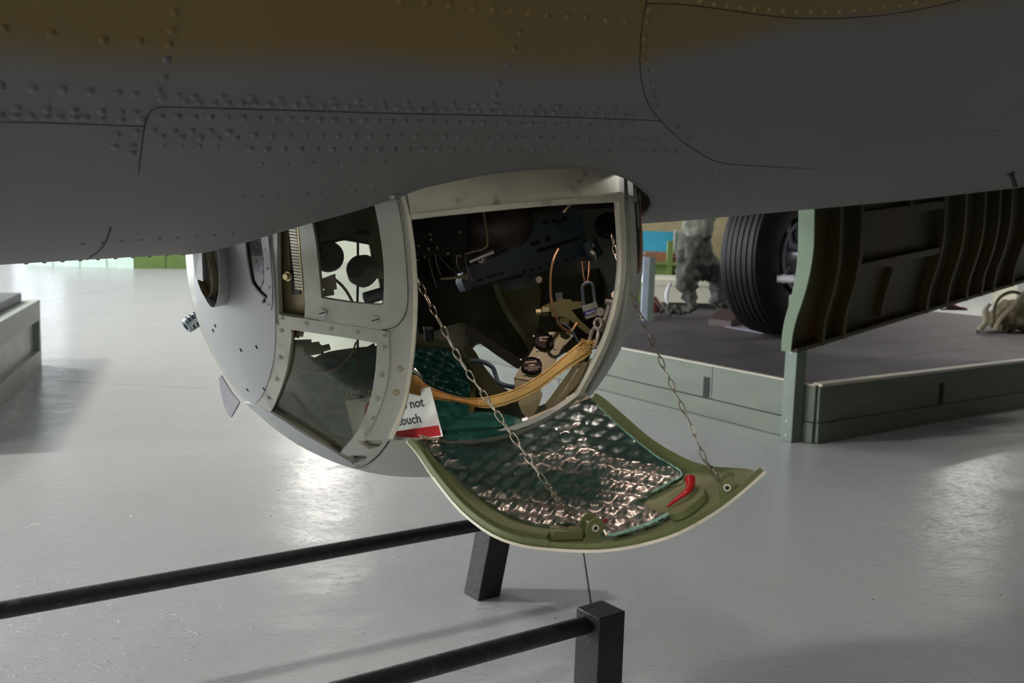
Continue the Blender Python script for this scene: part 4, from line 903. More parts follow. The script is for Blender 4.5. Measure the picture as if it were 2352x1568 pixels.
# hatch-side latch hardware on the right jamb
lk = thing('hook_latch', dep(1385, 800, 2.34), 'bright steel hook and toggle on the right jamb of the hatch opening', 'latch')
def lt(name, pts, r, mat=PINKST): return tubepx(name, pts, r, mat, par=lk)
m = MB(); m.hull8([dep(1391, 775, 2.34), dep(1400, 790, 2.36), dep(1392, 800, 2.37), dep(1384, 785, 2.35), dep(1402, 698, 2.30), dep(1413, 706, 2.32), dep(1410, 712, 2.35), dep(1400, 705, 2.33)]); m.build('toggle_bar', PINKST, lk, bevel=.002)
m = MB(); m.hull8([dep(1376, 760, 2.32), dep(1384, 764, 2.32), dep(1384, 764, 2.34), dep(1376, 760, 2.34), dep(1396, 694, 2.30), dep(1404, 698, 2.30), dep(1404, 698, 2.32), dep(1396, 694, 2.32)]); m.build('toggle_side', PINKST, lk, bevel=.001)
cylpx('toggle_pin', (1390, 692, 2.29), (1416, 696, 2.29), .0065, PINKST, 10, lk); cylpx('toggle_pin', (1378, 735, 2.30), (1392, 742, 2.31), .006, PINKST, 10, lk)
blk('hasp_plate', cat([(1369, 712), (1376, 706), (1385, 708), (1388, 716), (1380, 726), (1372, 722)], 3, True), 2.31, .004, PINKST, par=lk)
lt('snap_hook', [(1356, 812, 2.27), (1352, 795, 2.27), (1358, 768, 2.28), (1364, 754, 2.28), (1373, 756, 2.28), (1374, 770, 2.28), (1366, 800, 2.27)], .0042)
lt('shackle', [(1367, 752, 2.29), (1366, 740, 2.29), (1372, 732, 2.29), (1380, 734, 2.29), (1382, 746, 2.29), (1374, 757, 2.29)], .0035)
cylpx('jamb_bolt', (1413, 676, 2.33), (1418, 683, 2.35), .010, CREAM, 12, lk); cylpx('jamb_bolt', (1384, 793, 2.36), (1390, 799, 2.38), .009, CREAM, 12, lk)
# padlock
pl = thing('padlock', dep(1355, 733, 2.36), 'laminated steel padlock with a blue band hanging by its shackle inside the turret', 'padlock')
PLM = plane3((1336, 703, 2.36), (1369, 692, 2.36), (1347, 733, 2.36))
for k in range(9):
    f0, f1 = k/9, (k+.82)/9
    A = lambda u, v: (1336+34*u+10.5*v*.95, 703-11.5*u+30.5*v+1.0*u)
    pts = [A(0, f0), A(1, f0), A(1, f1), A(0, f1)]
    o_ = patch('laminated_body' if k == 0 else 'lamination', pts, PLM, LOCKB if k in (4, 5) else STEEL, pl, sp=60, th=.018)
A2 = lambda u, v: (1336+34*u+10.*v, 703-10.5*u+30.5*v)
patch('blue_band', [A2(0.0, .50), A2(1.0, .46), A2(1.0, .70), A2(0., .76)], lambda x, y: (PLM(x, y)[0]-PLM(x, y)[1]*.0012, PLM(x, y)[1]), LOCKB, pl, sp=60, th=.001)
_a = A2(.12, .70); _b = A2(.9, .62); pa, pb = PLM(*_a)[0], PLM(*_b)[0]; ux = nrm(pb-pa); uy = nrm(np.cross(ux, F_)); uy = uy if uy@U_ > 0 else -uy
text_mesh('Master', .0085, pa-F_*.0018, ux, uy, WHITE, pl, bold=.01)
m = MB(); m.tube([dep(x, y, 2.368) for x, y in cat([(1341, 702), (1339, 680), (1338, 660), (1343, 652), (1354, 649), (1361, 656), (1364, 672), (1367, 694)], 4)], .0042, 10); m.build('lock_shackle', GUNBLUE, pl)
p = PLM(*A2(.62, .86))[0]; m = MB(); m.cyl(p-F_*.0022, p, .005, 14); m.build('key_core', BRASS, pl)

# things seen through the upper window
blk('frame_crossbar', [(716, 500), (880, 470), (880, 560), (850, 562), (845, 548), (790, 545), (728, 560)], 2.60, .02, TANRIB)
blk('frame_upright', [(850, 560), (884, 560), (884, 640), (855, 640)], 2.60, .02, TANRIB)
blk('sight_prism', [(820, 527), (849, 527), (849, 540), (821, 539)], 2.55, .02, BLACK)
blk('sight_box', [(718, 520), (754, 522), (756, 542), (722, 545)], 2.5, .03, DKPLUM)
m = MB(); c_ = dep(758, 590, 2.36); m.lathe(c_, -F_*.95+R_*-.2, [(0, .001), (0, .036), (.012, .038), (.024, .034), (.024, .001)], 28); kn = m.build('azimuth_knob', DKPLUM, tur)
cylpx('knob_hole', (750, 586, 2.33), (750, 586, 2.335), .004, BLACK, 10, kn); cylpx('knob_hole', (753, 611, 2.33), (753, 611, 2.335), .005, BLACK, 10, kn)
m = MB(); c_ = dep(845, 630, 2.42); m.lathe(c_, -F_*.8+R_*-.4+U_*.3, [(0, .001), (0, .030), (.008, .038), (.03, .040), (.05, .030), (.05, .001)], 28); m.build('elevation_knob', DKPLUM, tur)
tubepx('hanging_rod', [(822, 552, 2.50), (822, 640, 2.50), (821, 700, 2.50), (822, 800, 2.47), (828, 880, 2.40), (835, 950, 2.35)], .0032, DKPLUM)
blk('grip_block', [(738, 640), (770, 628), (774, 664), (752, 668), (738, 660)], 2.34, .03, M('pale_pink_grip', (.62, .46, .42), .4))
cylpx('grip_pad', (742, 674, 2.33), (766, 670, 2.33), .008, TANRIB)
tubepx('bronze_cable', [(770, 642, 2.36), (785, 655, 2.36), (798, 672, 2.36), (808, 690, 2.37), (815, 705, 2.38)], .0036, BRONZE)
cylpx('pistol_grip', (838, 686, 2.40), (884, 672, 2.42), .016, GUNBLUE, 16)
# through the lower window: cast mount with bolt, lamp and cable
mt = blk('gun_mount', [(655, 790), (672, 780), (715, 779), (716, 786), (733, 784), (735, 790), (745, 795), (744, 812), (720, 815), (700, 818), (690, 850), (668, 880), (655, 890)], 2.28, .05, TANRIB)
cylpx('mount_bolt', (742, 800, 2.27), (757, 796, 2.27), .0085, TANRIB, 6, mt); cylpx('mount_rod', (668, 803, 2.26), (700, 799, 2.26), .011, TANRIB, 12, mt)
cylpx('red_lamp', (677, 775, 2.28), (679, 758, 2.28), .011, REDP, 12); cylpx('lamp_bulb', (688, 772, 2.27), (691, 760, 2.27), .008, M('copper_bulb', (.6, .35, .25), .3, .5), 12)
tubepx('bronze_cable', [(683, 846, 2.33), (700, 853, 2.33), (735, 857, 2.33), (775, 845, 2.33), (805, 815, 2.33), (818, 785, 2.33)], .0022, BRONZE)
blk('dark_gusset', [(835, 800), (860, 787), (862, 812), (840, 812)], 2.5, .02, BLACK)
blk('floor_gusset', cat([(664, 860), (684, 850), (690, 890), (706, 940), (740, 980), (790, 1012), (800, 1030), (740, 1010), (680, 970), (650, 935)], 2, True), lambda x, y: 2.46-.0012*(y-850), .01, ODRAB)

# ================================================================== STRAP, SIGN, CHAINS
st = thing('webbing_strap', dep(1120, 925, 2.20), 'frayed tan and gold webbing strap slung across the hatch opening', 'strap')
up_ = cat([(938, 858), (960, 864), (985, 886), (1050, 910), (1110, 912), (1180, 893), (1240, 860), (1290, 820), (1332, 786), (1350, 780)], 5)
lo_ = cat([(930, 900), (960, 908), (1000, 918), (1050, 923), (1110, 937), (1160, 930), (1230, 900), (1290, 856), (1335, 828), (1360, 812)], 5)
def ribbon(i0, i1, mat, name, par):
    V = []; 
    for i in range(i0, i1+1):
        f = i/(len(up_)-1); z = 2.13+.14*f; zz = .02*math.sin(f*math.pi)
        a_ = dep(*up_[i], z+zz); b_ = dep(*lo_[i], z-zz*.5); mid = (a_+b_)/2-F_*(.006)
        V += [a_, mid, b_, b_+F_*.003, mid+F_*.003, a_+F_*.003]
    Fc = []
    for k in range(i1-i0):
        for j in range(6): Fc.append((6*k+j, 6*k+6+j, 6*k+6+(j+1) % 6, 6*k+(j+1) % 6))
    Fc += [(5, 4, 3, 2, 1, 0), tuple(6*(i1-i0)+j for j in range(6))]
    return mk(name, V, Fc, mat, par, sharp=60)
ribbon(0, 19, STRAP2, 'shaded_webbing', st); ribbon(19, len(up_)-1, STRAP, 'webbing', st)
for w_, off in ((.80, 0), (.14, 0)):
    m = MB(); pts = []
    for i in range(8, len(up_)-2):
        f = i/(len(up_)-1); z = 2.13+.14*f-.010+abs(w_-.5)*.01; u = np.array(up_[i])*(1-w_)+np.array(lo_[i])*w_; pts.append(dep(u[0], u[1], z))
    m.tube(pts, .0009, 5); m.build('stitching', THREAD, st)
m = MB()
for k in range(46):
    a0 = dep(random.uniform(1332, 1362), random.uniform(782, 806), 2.255); q = [a0]
    for j in range(3): q.append(q[-1]+R_*random.uniform(-.004, .004)+U_*random.uniform(-.002, .006)-F_*random.uniform(-.001, .003))
    m.tube(q, .0012, 4)
m.build('frayed_end', STRAP, st)
m = MB()
for k in range(40):
    x = random.uniform(1180, 1350); i = int(np.interp(x, [u[0] for u in lo_], range(len(lo_)))); a0 = dep(x, np.interp(x, [u[0] for u in lo_], [u[1] for u in lo_]), 2.13+.14*i/len(lo_)-.003)
    m.tube([a0, a0-U_*random.uniform(.001, .004)+R_*random.uniform(-.002, .002)], .0006, 4)
m.build('loose_threads', STRAP, st)
tubepx('strap_hook', [(950, 848, 2.11), (960, 858, 2.11), (968, 866, 2.12)], .0045, STEEL, par=st)

# sign
sg = thing('warning_sign', dep(900, 1010, 2.17), 'white do not touch sign with a red stripe tucked behind the turret frame', 'sign')
TL, TR, BL, BR = dep(793, 921, 2.27), dep(988, 888, 2.13), dep(818, 1028, 2.24), dep(1014, 993, 2.09)
sux = TR-TL; suy = TL-BL
SP0 = BL; sn = nrm(np.cross(sux, suy)); sn = -sn if sn@F_ > 0 else sn   # towards viewer
def sp(u, v, h=0): return SP0+sux*u+suy*v+sn*h
m = MB(); m.hull8([sp(0, 0, -.001), sp(1, 0, -.001), sp(1, 1, -.001), sp(0, 1, -.001), sp(0, 0), sp(1, 0), sp(1, 1), sp(0, 1)]); m.build('board', WHITE, sg)
mk('red_stripe', [sp(.01, .02, .0004), sp(.985, .02, .0004), sp(.985, .225, .0004), sp(.01, .225, .0004)], [(0, 1, 2, 3)], RED, sg)
W_, H_ = np.linalg.norm(sux), np.linalg.norm(suy); eu, ev = sux/W_, suy/H_
rc = sp(.33, .62, .0004); ro_, ri_ = .035, .027; V = []
for k in range(48): t = k*2*math.pi/48; V += [rc+eu*ro_*math.cos(t)+ev*ro_*math.sin(t), rc+eu*ri_*math.cos(t)+ev*ri_*math.sin(t)]
V += [rc+eu*(-.7*ri_-.003)+ev*(.7*ri_-.003), rc+eu*(-.7*ri_+.003)+ev*(.7*ri_+.003), rc+eu*(.7*ri_+.003)+ev*(-.7*ri_+.003), rc+eu*(.7*ri_-.003)+ev*(-.7*ri_-.003)]
mk('prohibition_ring', V, [(2*k, (2*k+2) % 96, (2*k+3) % 96, 2*k+1) for k in range(48)]+[(96, 97, 98, 99)], RED, sg)
text_mesh('Do not', .029, sp(.55, .64, .0005), eu, ev, TEXTB, sg, bold=.026); text_mesh('touch', .029, sp(.55, .33, .0005), eu, ev, TEXTB, sg, bold=.026)

# chains of twisted double-loop links
def link_mesh():
    m = MB(); L_, W2, r = .0165, .0052, .00135
    P = []
    for k in range(20):
        t = 2*math.pi*k/20; P.append((W2*math.sin(t)*(1+.25*math.cos(t)), 0, L_*math.cos(t)*.98))
    m.tube(P, r, 7, closed=True)
    m.tube([(W2*.6*math.cos(t), .0016*math.sin(t*1)+.0009*t/3, -L_*.62+.0022*math.sin(2*t)) for t in np.linspace(0, 2*math.pi, 12)], r*.85, 6)
    me = bpy.data.meshes.new('chain_link'); me.from_pydata([list(map(float, v)) for v in m.V], [], m.F); me.materials.append(CHAINM); me.polygons.foreach_set('use_smooth', [True]*len(m.F)); me.update(); return me
LINK = link_mesh()
def chain(pts, label):
    Q = [dep(*p) for p in cat(pts, 12)]; t = thing('chain', Q[0], label, 'chain')
    cum = [0]
    for a, b in zip(Q, Q[1:]): cum.append(cum[-1]+np.linalg.norm(b-a))
    n = int(cum[-1]/.0275); QA = np.array(Q)
    for k in range(n+1):
        s = cum[-1]*k/n; p = np.array([np.interp(s, cum, QA[:, j]) for j in range(3)]); s2 = min(cum[-1], s+.005); s1 = max(0, s-.005)
        d = nrm(np.array([np.interp(s1, cum, QA[:, j])-np.interp(s2, cum, QA[:, j]) for j in range(3)]))
        o = bpy.data.objects.new('chain_link', LINK); link(o, t, p); o.rotation_mode = 'QUATERNION'
        o.rotation_quaternion = Vector(d).to_track_quat('Z', 'Y') @ Matrix.Rotation(math.radians(90*(k % 2)+35+random.uniform(-12, 12)), 3, 'Z').to_quaternion()
e1 = proj(L1[0]-L1[1]*.017+L1[2]*.0)
e2 = proj(L2[0]-L2[1]*.017)
chain([(958, 642, 2.02), (985, 695, 1.99), (1015, 750, 1.96), (1062, 835, 1.92), (1125, 925, 1.86), (1195, 1025, 1.80), (1255, 1110, 1.74), (1305, 1172, e1[2]+.02), (e1[0]-2, e1[1]-4, e1[2])], 'left steel chain from the turret jamb to the near corner of the hatch')
chain([(1408, 552, 2.34), (1416, 590, 2.32), (1440, 650, 2.26), (1474, 730, 2.2), (1512, 815, 2.14), (1548, 895, 2.10), (1590, 985, 2.05), (1622, 1060, 2.02), (e2[0]-2, e2[1]-4, e2[2])], 'right steel chain from the turret jamb to the far corner of the hatch')

# ================================================================== BARRIERS
def post(xl, yl, xf, yf, xr, yr, htop, lean, par):
    A, B, D_ = flr(xl, yl), flr(xf, yf), flr(xr, yr)
    e1_, e2_ = A-B, D_-B; s_ = .092; e1_ = nrm(e1_)*s_; e2_ = nrm(e2_-e1_*(e2_@e1_)/(s_*s_))*s_
    m = MB(); up = np.array([lean[0], lean[1], htop]); Q = [B, B+e2_, B+e1_+e2_, B+e1_]
    m.hull8(Q+[q+up for q in Q]); return m.build('post', BLKPOST, par, bevel=.003), B+(e1_+e2_)/2
b1 = thing('barrier_rail', flr(1100, 1375), 'low black barrier whose post stands behind the open hatch', 'barrier')
po, pc1 = post(1068, 1363, 1098, 1381, 1141, 1377, .285, (.045, 0), b1)
# thin plank groove on the face of the first post
RRd = .0235
ra = dep(1100, 1204, 3.33); rb = dep(-260, 1448, 2.42)
m = MB(); m.cyl(ra, rb, RRd, 24); m.build('rail', BLKPOST, b1)
b2 = thing('barrier_rail', flr(1380, 1700), 'low black barrier with its square post in the foreground at the bottom edge', 'barrier')
tpx = flr(1381, 1418, .285)
m = MB(); hw = .046; aa = math.radians(38); ex = np.array([math.cos(aa), math.sin(aa), 0])*hw; ey = np.array([-math.sin(aa), math.cos(aa), 0])*hw
tc_ = flr(1380, 1398, .285); cc = np.array([tc_[0], tc_[1], .1425]); m.box(cc, ex, ey, (0, 0, .1425)); m.build('post', BLKPOST, b2, bevel=.003)
ra2 = dep(1362, 1430, proj(tc_)[2]-.0); rdir = nrm(rb-ra); m = MB(); 
rb2 = dep(500, 1662, 1.95); m.cyl(ra2, rb2, RRd, 24); m.build('rail', BLKPOST, b2)

# ================================================================== RIGHT PLATFORM
HP = .355
pt = thing('display_platform', flr(1880, 1020), 'low green boarded display platform with a dark deck under the wing', 'platform')
k0 = flr(1872, 1020)[:2]; k0t = flr(1876, 885, HP)[:2]; K = (k0+k0t)/2
pl_ = flr(1390, 792, HP)[:2]; pr_ = flr(2352, 822, HP)[:2]
dl = nrm(pl_-K); dr = nrm(pr_-K)
dr = dr-dl*(dr@dl)*.5; dr = nrm(dr)
LL_, LR_ = 6.0, 6.0
def v3(p, z): return np.array([p[0], p[1], z])
def deckboards():
    n = 9; W = 4.9
    # boards run along dr
    for i in range(int(LL_/.61)+1):
        a0, a1 = i*.61+.003, min((i+1)*.61-.003, LL_)
        if a1 <= a0: continue
        q = [K+dl*a0, K+dl*a0+dr*LR_, K+dl*a1+dr*LR_, K+dl*a1]
        m = MB(); m.hull8([v3(p, HP-.03) for p in q]+[v3(p, HP) for p in q]); m.build('deck_board', DECK, pt)
deckboards()
def side_boards(d, Ln, cuts, slotu, nout):
    # two courses of boards, split at the cuts, sitting just outside K + d*u
    zs = ((.004, .125), (.131, HP))
    for ci, (z0, z1) in enumerate(zs):
        us_ = cuts[ci]
        for u0, u1 in zip(us_, us_[1:]):
            th0 = .022 if ci == 0 else .018
            q = [K+d*(u0+.002), K+d*(u1-.002)]; q2 = [p+nout*th0 for p in q]
            m = MB(); m.hull8([v3(q[0], z0), v3(q[1], z0), v3(q2[1], z0), v3(q2[0], z0), v3(q[0], z1), v3(q[1], z1), v3(q2[1], z1), v3(q2[0], z1)]); m.build('side_board', PLAT, pt, bevel=.002)
    for su in slotu:
        m = MB(); q = K+d*su+nout*.0185; m.box(v3(q, .205), np.append(d*.028, 0), np.append(nout*.003, 0), (0, 0, .070)); m.build('hand_slot', SEAMM, pt)
nl = -(dr-dl*(dr@dl)); nl = nrm(nl); nr = -(dl-dr*(dl@dr)); nr = nrm(nr)
def u_at(px, py, d, h): 
    q = flr(px, py, h)[:2]; return float((q-K)@d)
su1 = u_at(1603, 892, dl, .2)
side_boards(dl, LL_, ([0, 2.4, LL_], [0, su1-.05, LL_]), [su1], nl)
su2 = u_at(2178, 908, dr, .2)
side_boards(dr, LR_, ([0, 2.9, LR_], [0, 3.6, LR_]), [su2], nr)
m = MB(); q = [K+nr*.03-dl*.0, K+nr*.03+dr*LR_, K-nr*.035+dr*LR_, K-nr*.035]; m.hull8([v3(p, HP) for p in q]+[v3(p, HP+.018) for p in q]); m.build('edge_trim', LIGHTTRIM, pt)
m = MB(); q = [K+nl*.025, K+nl*.025+dl*LL_, K-nl*.012+dl*LL_, K-nl*.012]; m.hull8([v3(p, HP) for p in q]+[v3(p, HP+.008) for p in q]); m.build('edge_trim', LIGHTTRIM, pt)
# green timber upright at the corner
gpst = flr(1828, 1013); tp = thing('timber_post', gpst, 'green square timber post at the corner of the display platform', 'post')
m = MB(); aa = math.atan2(dl[1], dl[0]); hw = .045
cpt = np.array(K)+nl*(hw+.028)+dl*(.12); ex = np.append(dl*hw, 0); ey = np.append(nrm(np.array([-dl[1], dl[0]]))*hw, 0)
m.box(v3(cpt, .45), ex, ey, (0, 0, .45)); m.build('post_timber', TIMG, tp, bevel=.003)
for zz in (.04, .13, .55):
    p = v3(cpt, zz)+np.append(nl*(hw+.001), 0); m = MB(); m.cyl(p, p+np.append(nl*.003, 0), .006, 8); m.build('post_bolt', STEEL, tp)

# bomb bay door with ribs
bd_ = thing('bay_door', dep(1812, 803, 4.6), 'ribbed olive bay door hanging open beneath the fuselage on the right', 'aircraft door')
P0 = dep(1812, 806, 4.6); hx = nrm(np.array([DAX[0], DAX[1], 0.])); dd_ = nrm(dep(2352, 642, 1)-O)
# door length direction: fuselage axis corrected to the photographed lower edge
n1_ = nrm(np.cross(ray(1812, 806), ray(2352, 642))); DD = nrm(DAX-n1_*(DAX@n1_))
prof_px = cat([(1806, 806), (1808, 770), (1814, 735), (1824, 700), (1834, 660), (1842, 610), (1845, 560), (1846, 500), (1846, 440)], 3)
pr3 = [onplane(x, y, P0, DD) for x, y in prof_px]
OUTN = nrm(np.cross(DD, pr3[-1]-pr3[0])); OUTN = -OUTN if OUTN@F_ > 0 else OUTN     # towards the viewer
LEN = 4.2; nP = len(pr3)
def bstrip(name, s0, s1, o0, o1, mat, i0=0, i1=None):
    i1 = nP-1 if i1 is None else i1; V = []
    for i in range(i0, i1+1): V += [pr3[i]+DD*s0+OUTN*o0, pr3[i]+DD*s1+OUTN*o0, pr3[i]+DD*s1+OUTN*o1, pr3[i]+DD*s0+OUTN*o1]
    n = i1-i0+1; Fc = [(3, 2, 1, 0), tuple(4*(n-1)+k for k in range(4))]
    for k in range(n-1):
        for j in range(4): Fc.append((4*k+j, 4*k+(j+1) % 4, 4*k+4+(j+1) % 4, 4*k+4+j))
    mk(name, V, Fc, mat, bd_)
bstrip('door_skin', 0, LEN, -.02, 0, BAYM)
bstrip('door_edge', -.012, 0.0, -.02, .0, BAYEDGE)
# broad end face
V = []; 
for i in range(nP): V += [pr3[i]+OUTN*0-DD*.012, onplane(prof_px[i][0]+np.interp(prof_px[i][1], [440, 560, 700, 806], [24, 24, 16, 10]), prof_px[i][1], P0-DD*.012, nrm(DD))]
mk('door_end_face', V+[v+DD*.01 for v in V], [(2*i, 2*i+1, 2*i+3, 2*i+2) for i in range(nP-1)]+[(2*i+1+2*nP, 2*i+2*nP, 2*i+2+2*nP, 2*i+3+2*nP) for i in range(nP-1)]+[(2*i+1, 2*i+1+2*nP, 2*i+3+2*nP, 2*i+3) for i in range(nP-1)], BAYEDGE, bd_)
def s_bot(px):
    y = 806+(px-1812)*(642-806)/540-14; 
    # intersect with the door plane through P0 spanned by DD and profile chord
    q = onplane(px, y, P0, OUTN); return float((q-P0)@DD)
for px in (1872, 1920, 2113, 2160, 2205, 2240, 2268, 2312): s = s_bot(px); bstrip('door_rib', s, s+.028, 0, .055, BAYM)
bstrip('door_rib', s_bot(2015), s_bot(2015)+.02, 0, .035, BAYM, 2, 12)
for (i0, s0, s1, o) in ((0, 0, LEN, .05), (13, s_bot(1925), s_bot(2113), .05), (20, s_bot(1925), s_bot(2113), .05)):
    bstrip('door_stringer', s0+.01, s1, 0, o, BAYM, i0, i0+1)
bstrip('door_rib', s_bot(2035), s_bot(2035)+.03, 0, .05, BAYM, 20, nP-1)

# main wheel
cp = flr(1785, 768, HP+.01); WR = .70; axl = nrm(np.array([DAX[1], -DAX[0], 0.])); hubc = cp+np.array([0, 0, WR])
wh = thing('main_wheel', cp, 'large black ribbed aircraft main wheel standing on the platform behind the bay door', 'wheel')
prof = []
tw = .21
prof = [(-tw*.75, .30), (-tw, .38), (-tw*1.05, .50), (-tw*.95, .62), (-tw*.8, .675)]
for k in range(6):
    x0 = -tw*.72+k*tw*1.44/6; x1 = x0+tw*1.44/6; rr_ = .70-.028*((x0+x1)/2/(tw))**2
    prof += [(x0+.004, rr_), (x1-.010, rr_), (x1-.009, rr_-.014), (x1-.001, rr_-.014)]
prof += [(tw*.8, .675), (tw*.95, .62), (tw*1.05, .50), (tw, .38), (tw*.75, .30)]
m = MB(); m.lathe(hubc, axl, prof, 72); m.build('tyre', RUBBER, wh, sharp=30)
m = MB(); m.lathe(hubc, axl, [(tw*.75, .305), (tw*.98, .315), (tw*.98, .29), (tw*.5, .27), (tw*.35, .2), (tw*.6, .14), (tw*.95, .10), (tw*1.2, .085), (tw*1.25, .0001)], 48); m.build('hub', HUBM, wh, sharp=30)
for k in range(8):
    t = k*math.pi/4; e = np.array([0, 0, 1.])*math.cos(t)+np.cross(axl, (0, 0, 1.))*math.sin(t); m = MB(); m.hull8([hubc+axl*(tw*.4)+e*.11+np.cross(axl, e)*s_*.02 + axl*w_ for w_ in (0, .05) for s_ in (-1, 1)][:2]+[hubc+axl*(tw*.4)+e*.27+np.cross(axl, e)*s_*.014 for s_ in (1, -1)]+[hubc+axl*(tw*.4+.06)+e*.11+np.cross(axl, e)*s_*.02 for s_ in (-1, 1)]+[hubc+axl*(tw*.4+.03)+e*.27+np.cross(axl, e)*s_*.014 for s_ in (1, -1)]); m.build('spoke', HUBM, wh)
m = MB(); p = hubc+axl*.28; m.cyl(p-axl*.04, p+axl*.10, .035, 20); m.cyl(p+axl*.02, p+axl*.05, .05, 20); m.build('axle_stub', M('polished_axle', (.78, .75, .84), .25, .2), wh)
m = MB(); zx = proj(hubc)[2]-.42; m.cyl(dep(1784, 640, zx), dep(1824, 641, zx-.03), .030, 20, r2=.036); m.cyl(dep(1797, 640, zx), dep(1802, 640, zx), .040, 20); m.build('axle_pin', bpy.data.materials['polished_axle'], wh)
m = MB(); a0 = dep(1800, 540, proj(hubc)[2]-.30); m.tube([dep(1806, 480, proj(hubc)[2]-.3), dep(1808, 520, proj(hubc)[2]-.3), dep(1814, 560, proj(hubc)[2]-.3), hubc+axl*.3+np.array([0, 0, .02])], .03, 12); m.build('gear_strut', HUBM, wh)
ch = thing('wheel_chock', flr(1660, 745, HP), 'small brown wooden chock against the rear of the aircraft tyre', 'chock')
q0 = flr(1665, 748, HP); e_ = nrm(np.array([DAX[0], DAX[1], 0]))*.09; g_ = axl*.13
m = MB(); m.hull8([q0-e_-g_, q0+e_-g_, q0+e_+g_, q0-e_+g_, q0-e_-g_+(0, 0, .06), q0+e_-g_+(0, 0, .15), q0+e_+g_+(0, 0, .15), q0-e_+g_+(0, 0, .06)]); m.build('chock_block', M('chock_brown', (.05, .03, .03), .6), ch)
fs = thing('floor_strip', flr(1700, 755, HP), 'flat grey-violet strip lying on the deck in front of the tyre', 'strip')
q = [flr(1655, 742, HP), flr(1763, 757, HP), flr(1752, 766, HP), flr(1650, 748, HP)]; m = MB(); m.hull8([p for p in q]+[p+(0, 0, .008) for p in q]); m.build('strip_board', PURPM, fs)

# kneeling mannequin in overalls
pe = thing('person', flr(1570, 735, HP), 'person in loose grey-green work clothes and maroon boots kneeling beside the aircraft wheel', 'person')
def skin_body(name, joints, edges, mat, par, lv=2, root=0):
    P = [np.asarray(j[0], float) for j in joints]; c = np.mean(P, 0); me = bpy.data.meshes.new(name); me.from_pydata([tuple(p-c) for p in P], edges, []); me.materials.append(mat)
    o = bpy.data.objects.new(name, me); link(o, par, c); sk = o.modifiers.new('skin', 'SKIN'); sk.use_smooth_shade = True
    for i, j in enumerate(joints): me.skin_vertices[0].data[i].radius = (j[1], j[1]*(j[2] if len(j) > 2 else 1)); me.skin_vertices[0].data[i].use_root = (i == root)
    sb = o.modifiers.new('sub', 'SUBSURF'); sb.levels = lv; sb.render_levels = lv
    return o
zD = proj(flr(1580, 732, HP))[2]
def D(x, y, dz=0.): return dep(x, y, zD+dz)
zk = 0.
nearleg = [(D(1602, 560, .05), .13), (D(1604, 600, .02), .115), (D(1600, 650, -.02), .10), (D(1592, 705, -.05), .085), (D(1560, 718, 0), .07), (D(1525, 716, .05), .06), (D(1508, 708, .06), .05)]
# pelvis -> torso -> head/arms (upper part hidden behind the fuselage)
J = [(D(1592, 596, .08), .165), (D(1574, 630, .0), .12), (D(1578, 664, -.06), .085), (D(1590, 704, -.10), .062), (D(1560, 714, -.02), .052), (D(1515, 712, .03), .045),
     (D(1600, 540, .12), .15), (D(1610, 450, .15), .16), (D(1612, 395, .15), .15), (D(1613, 365, .15), .06),
     (D(1625, 612, .20), .13), (D(1652, 640, .22), .10), (D(1655, 700, .26), .075), (D(1662, 716, .26), .06), (D(1668, 722, .20), .05)]
clo = skin_body('body', J, [(0, 1), (1, 2), (2, 3), (3, 4), (4, 5), (0, 6), (6, 7), (7, 8), (8, 9), (0, 10), (10, 11), (11, 12), (12, 13), (13, 14)], CLOTHD, pe, 3)
tx = bpy.data.textures.new('folds', 'CLOUDS'); tx.noise_scale = .075
dm = clo.modifiers.new('folds', 'DISPLACE'); dm.texture = tx; dm.strength = .11; dm.mid_level = .5; dm.texture_coords = 'GLOBAL'
jk = skin_body('shirt', [(D(1600, 556, .05), .165), (D(1602, 525, .08), .17), (D(1608, 460, .12), .165), (D(1612, 400, .14), .165), (D(1575, 405, .10), .085), (D(1560, 450, .02), .065), (D(1585, 452, -.25), .055), (D(1650, 405, .20), .085), (D(1668, 455, .10), .065), (D(1650, 452, -.15), .055)],
                [(0, 1), (1, 2), (2, 3), (3, 4), (4, 5), (5, 6), (3, 7), (7, 8), (8, 9)], CLOTH, pe, 3)
dm = jk.modifiers.new('folds', 'DISPLACE'); dm.texture = tx; dm.strength = .09; dm.mid_level = .5; dm.texture_coords = 'GLOBAL'
hd = skin_body('head', [(D(1612, 372, .13), .055), (D(1610, 348, .10), .08), (D(1607, 322, .08), .095), (D(1606, 306, .09), .07)], [(0, 1), (1, 2), (2, 3)], SKIN, pe)
skin_body('hair', [(D(1609, 318, .12), .095), (D(1608, 302, .11), .085)], [(0, 1)], DKPLUM, pe)
for s_ in (-1, 1):
    p = D(1607+s_*9, 322, -.01); m = MB(); m.lathe(p, -F_, [(-.01, .012), (.0, .012), (.006, .001)], 10); m.build('eye', BLACK, pe)
for base, fl_ in ((D(1590, 452, -.30), -1), (D(1646, 452, -.20), 1)):
    skin_body('hand', [(base, .035, .6), (base-U_*.05, .04, .5), (base-U_*.08, .03, .5)], [(0, 1), (1, 2)], SKIN, pe)
    for k in range(4): a0 = base-U_*.08+R_*(-.027+.018*k); skin_body('finger', [(a0, .009), (a0-U_*.035-F_*.01, .008), (a0-U_*.06-F_*.03, .007)], [(0, 1), (1, 2)], SKIN, pe, 1)
    a0 = base-U_*.04+R_*fl_*-.035; skin_body('thumb', [(a0, .011), (a0-U_*.03+R_*fl_*-.02, .009)], [(0, 1)], SKIN, pe, 1)
skin_body('boot', [(D(1516, 714, .05), .052), (D(1502, 706, .05), .055), (D(1492, 690, .05), .048), (D(1488, 678, .05), .030)], [(0, 1), (1, 2), (2, 3)], BOOT, pe)
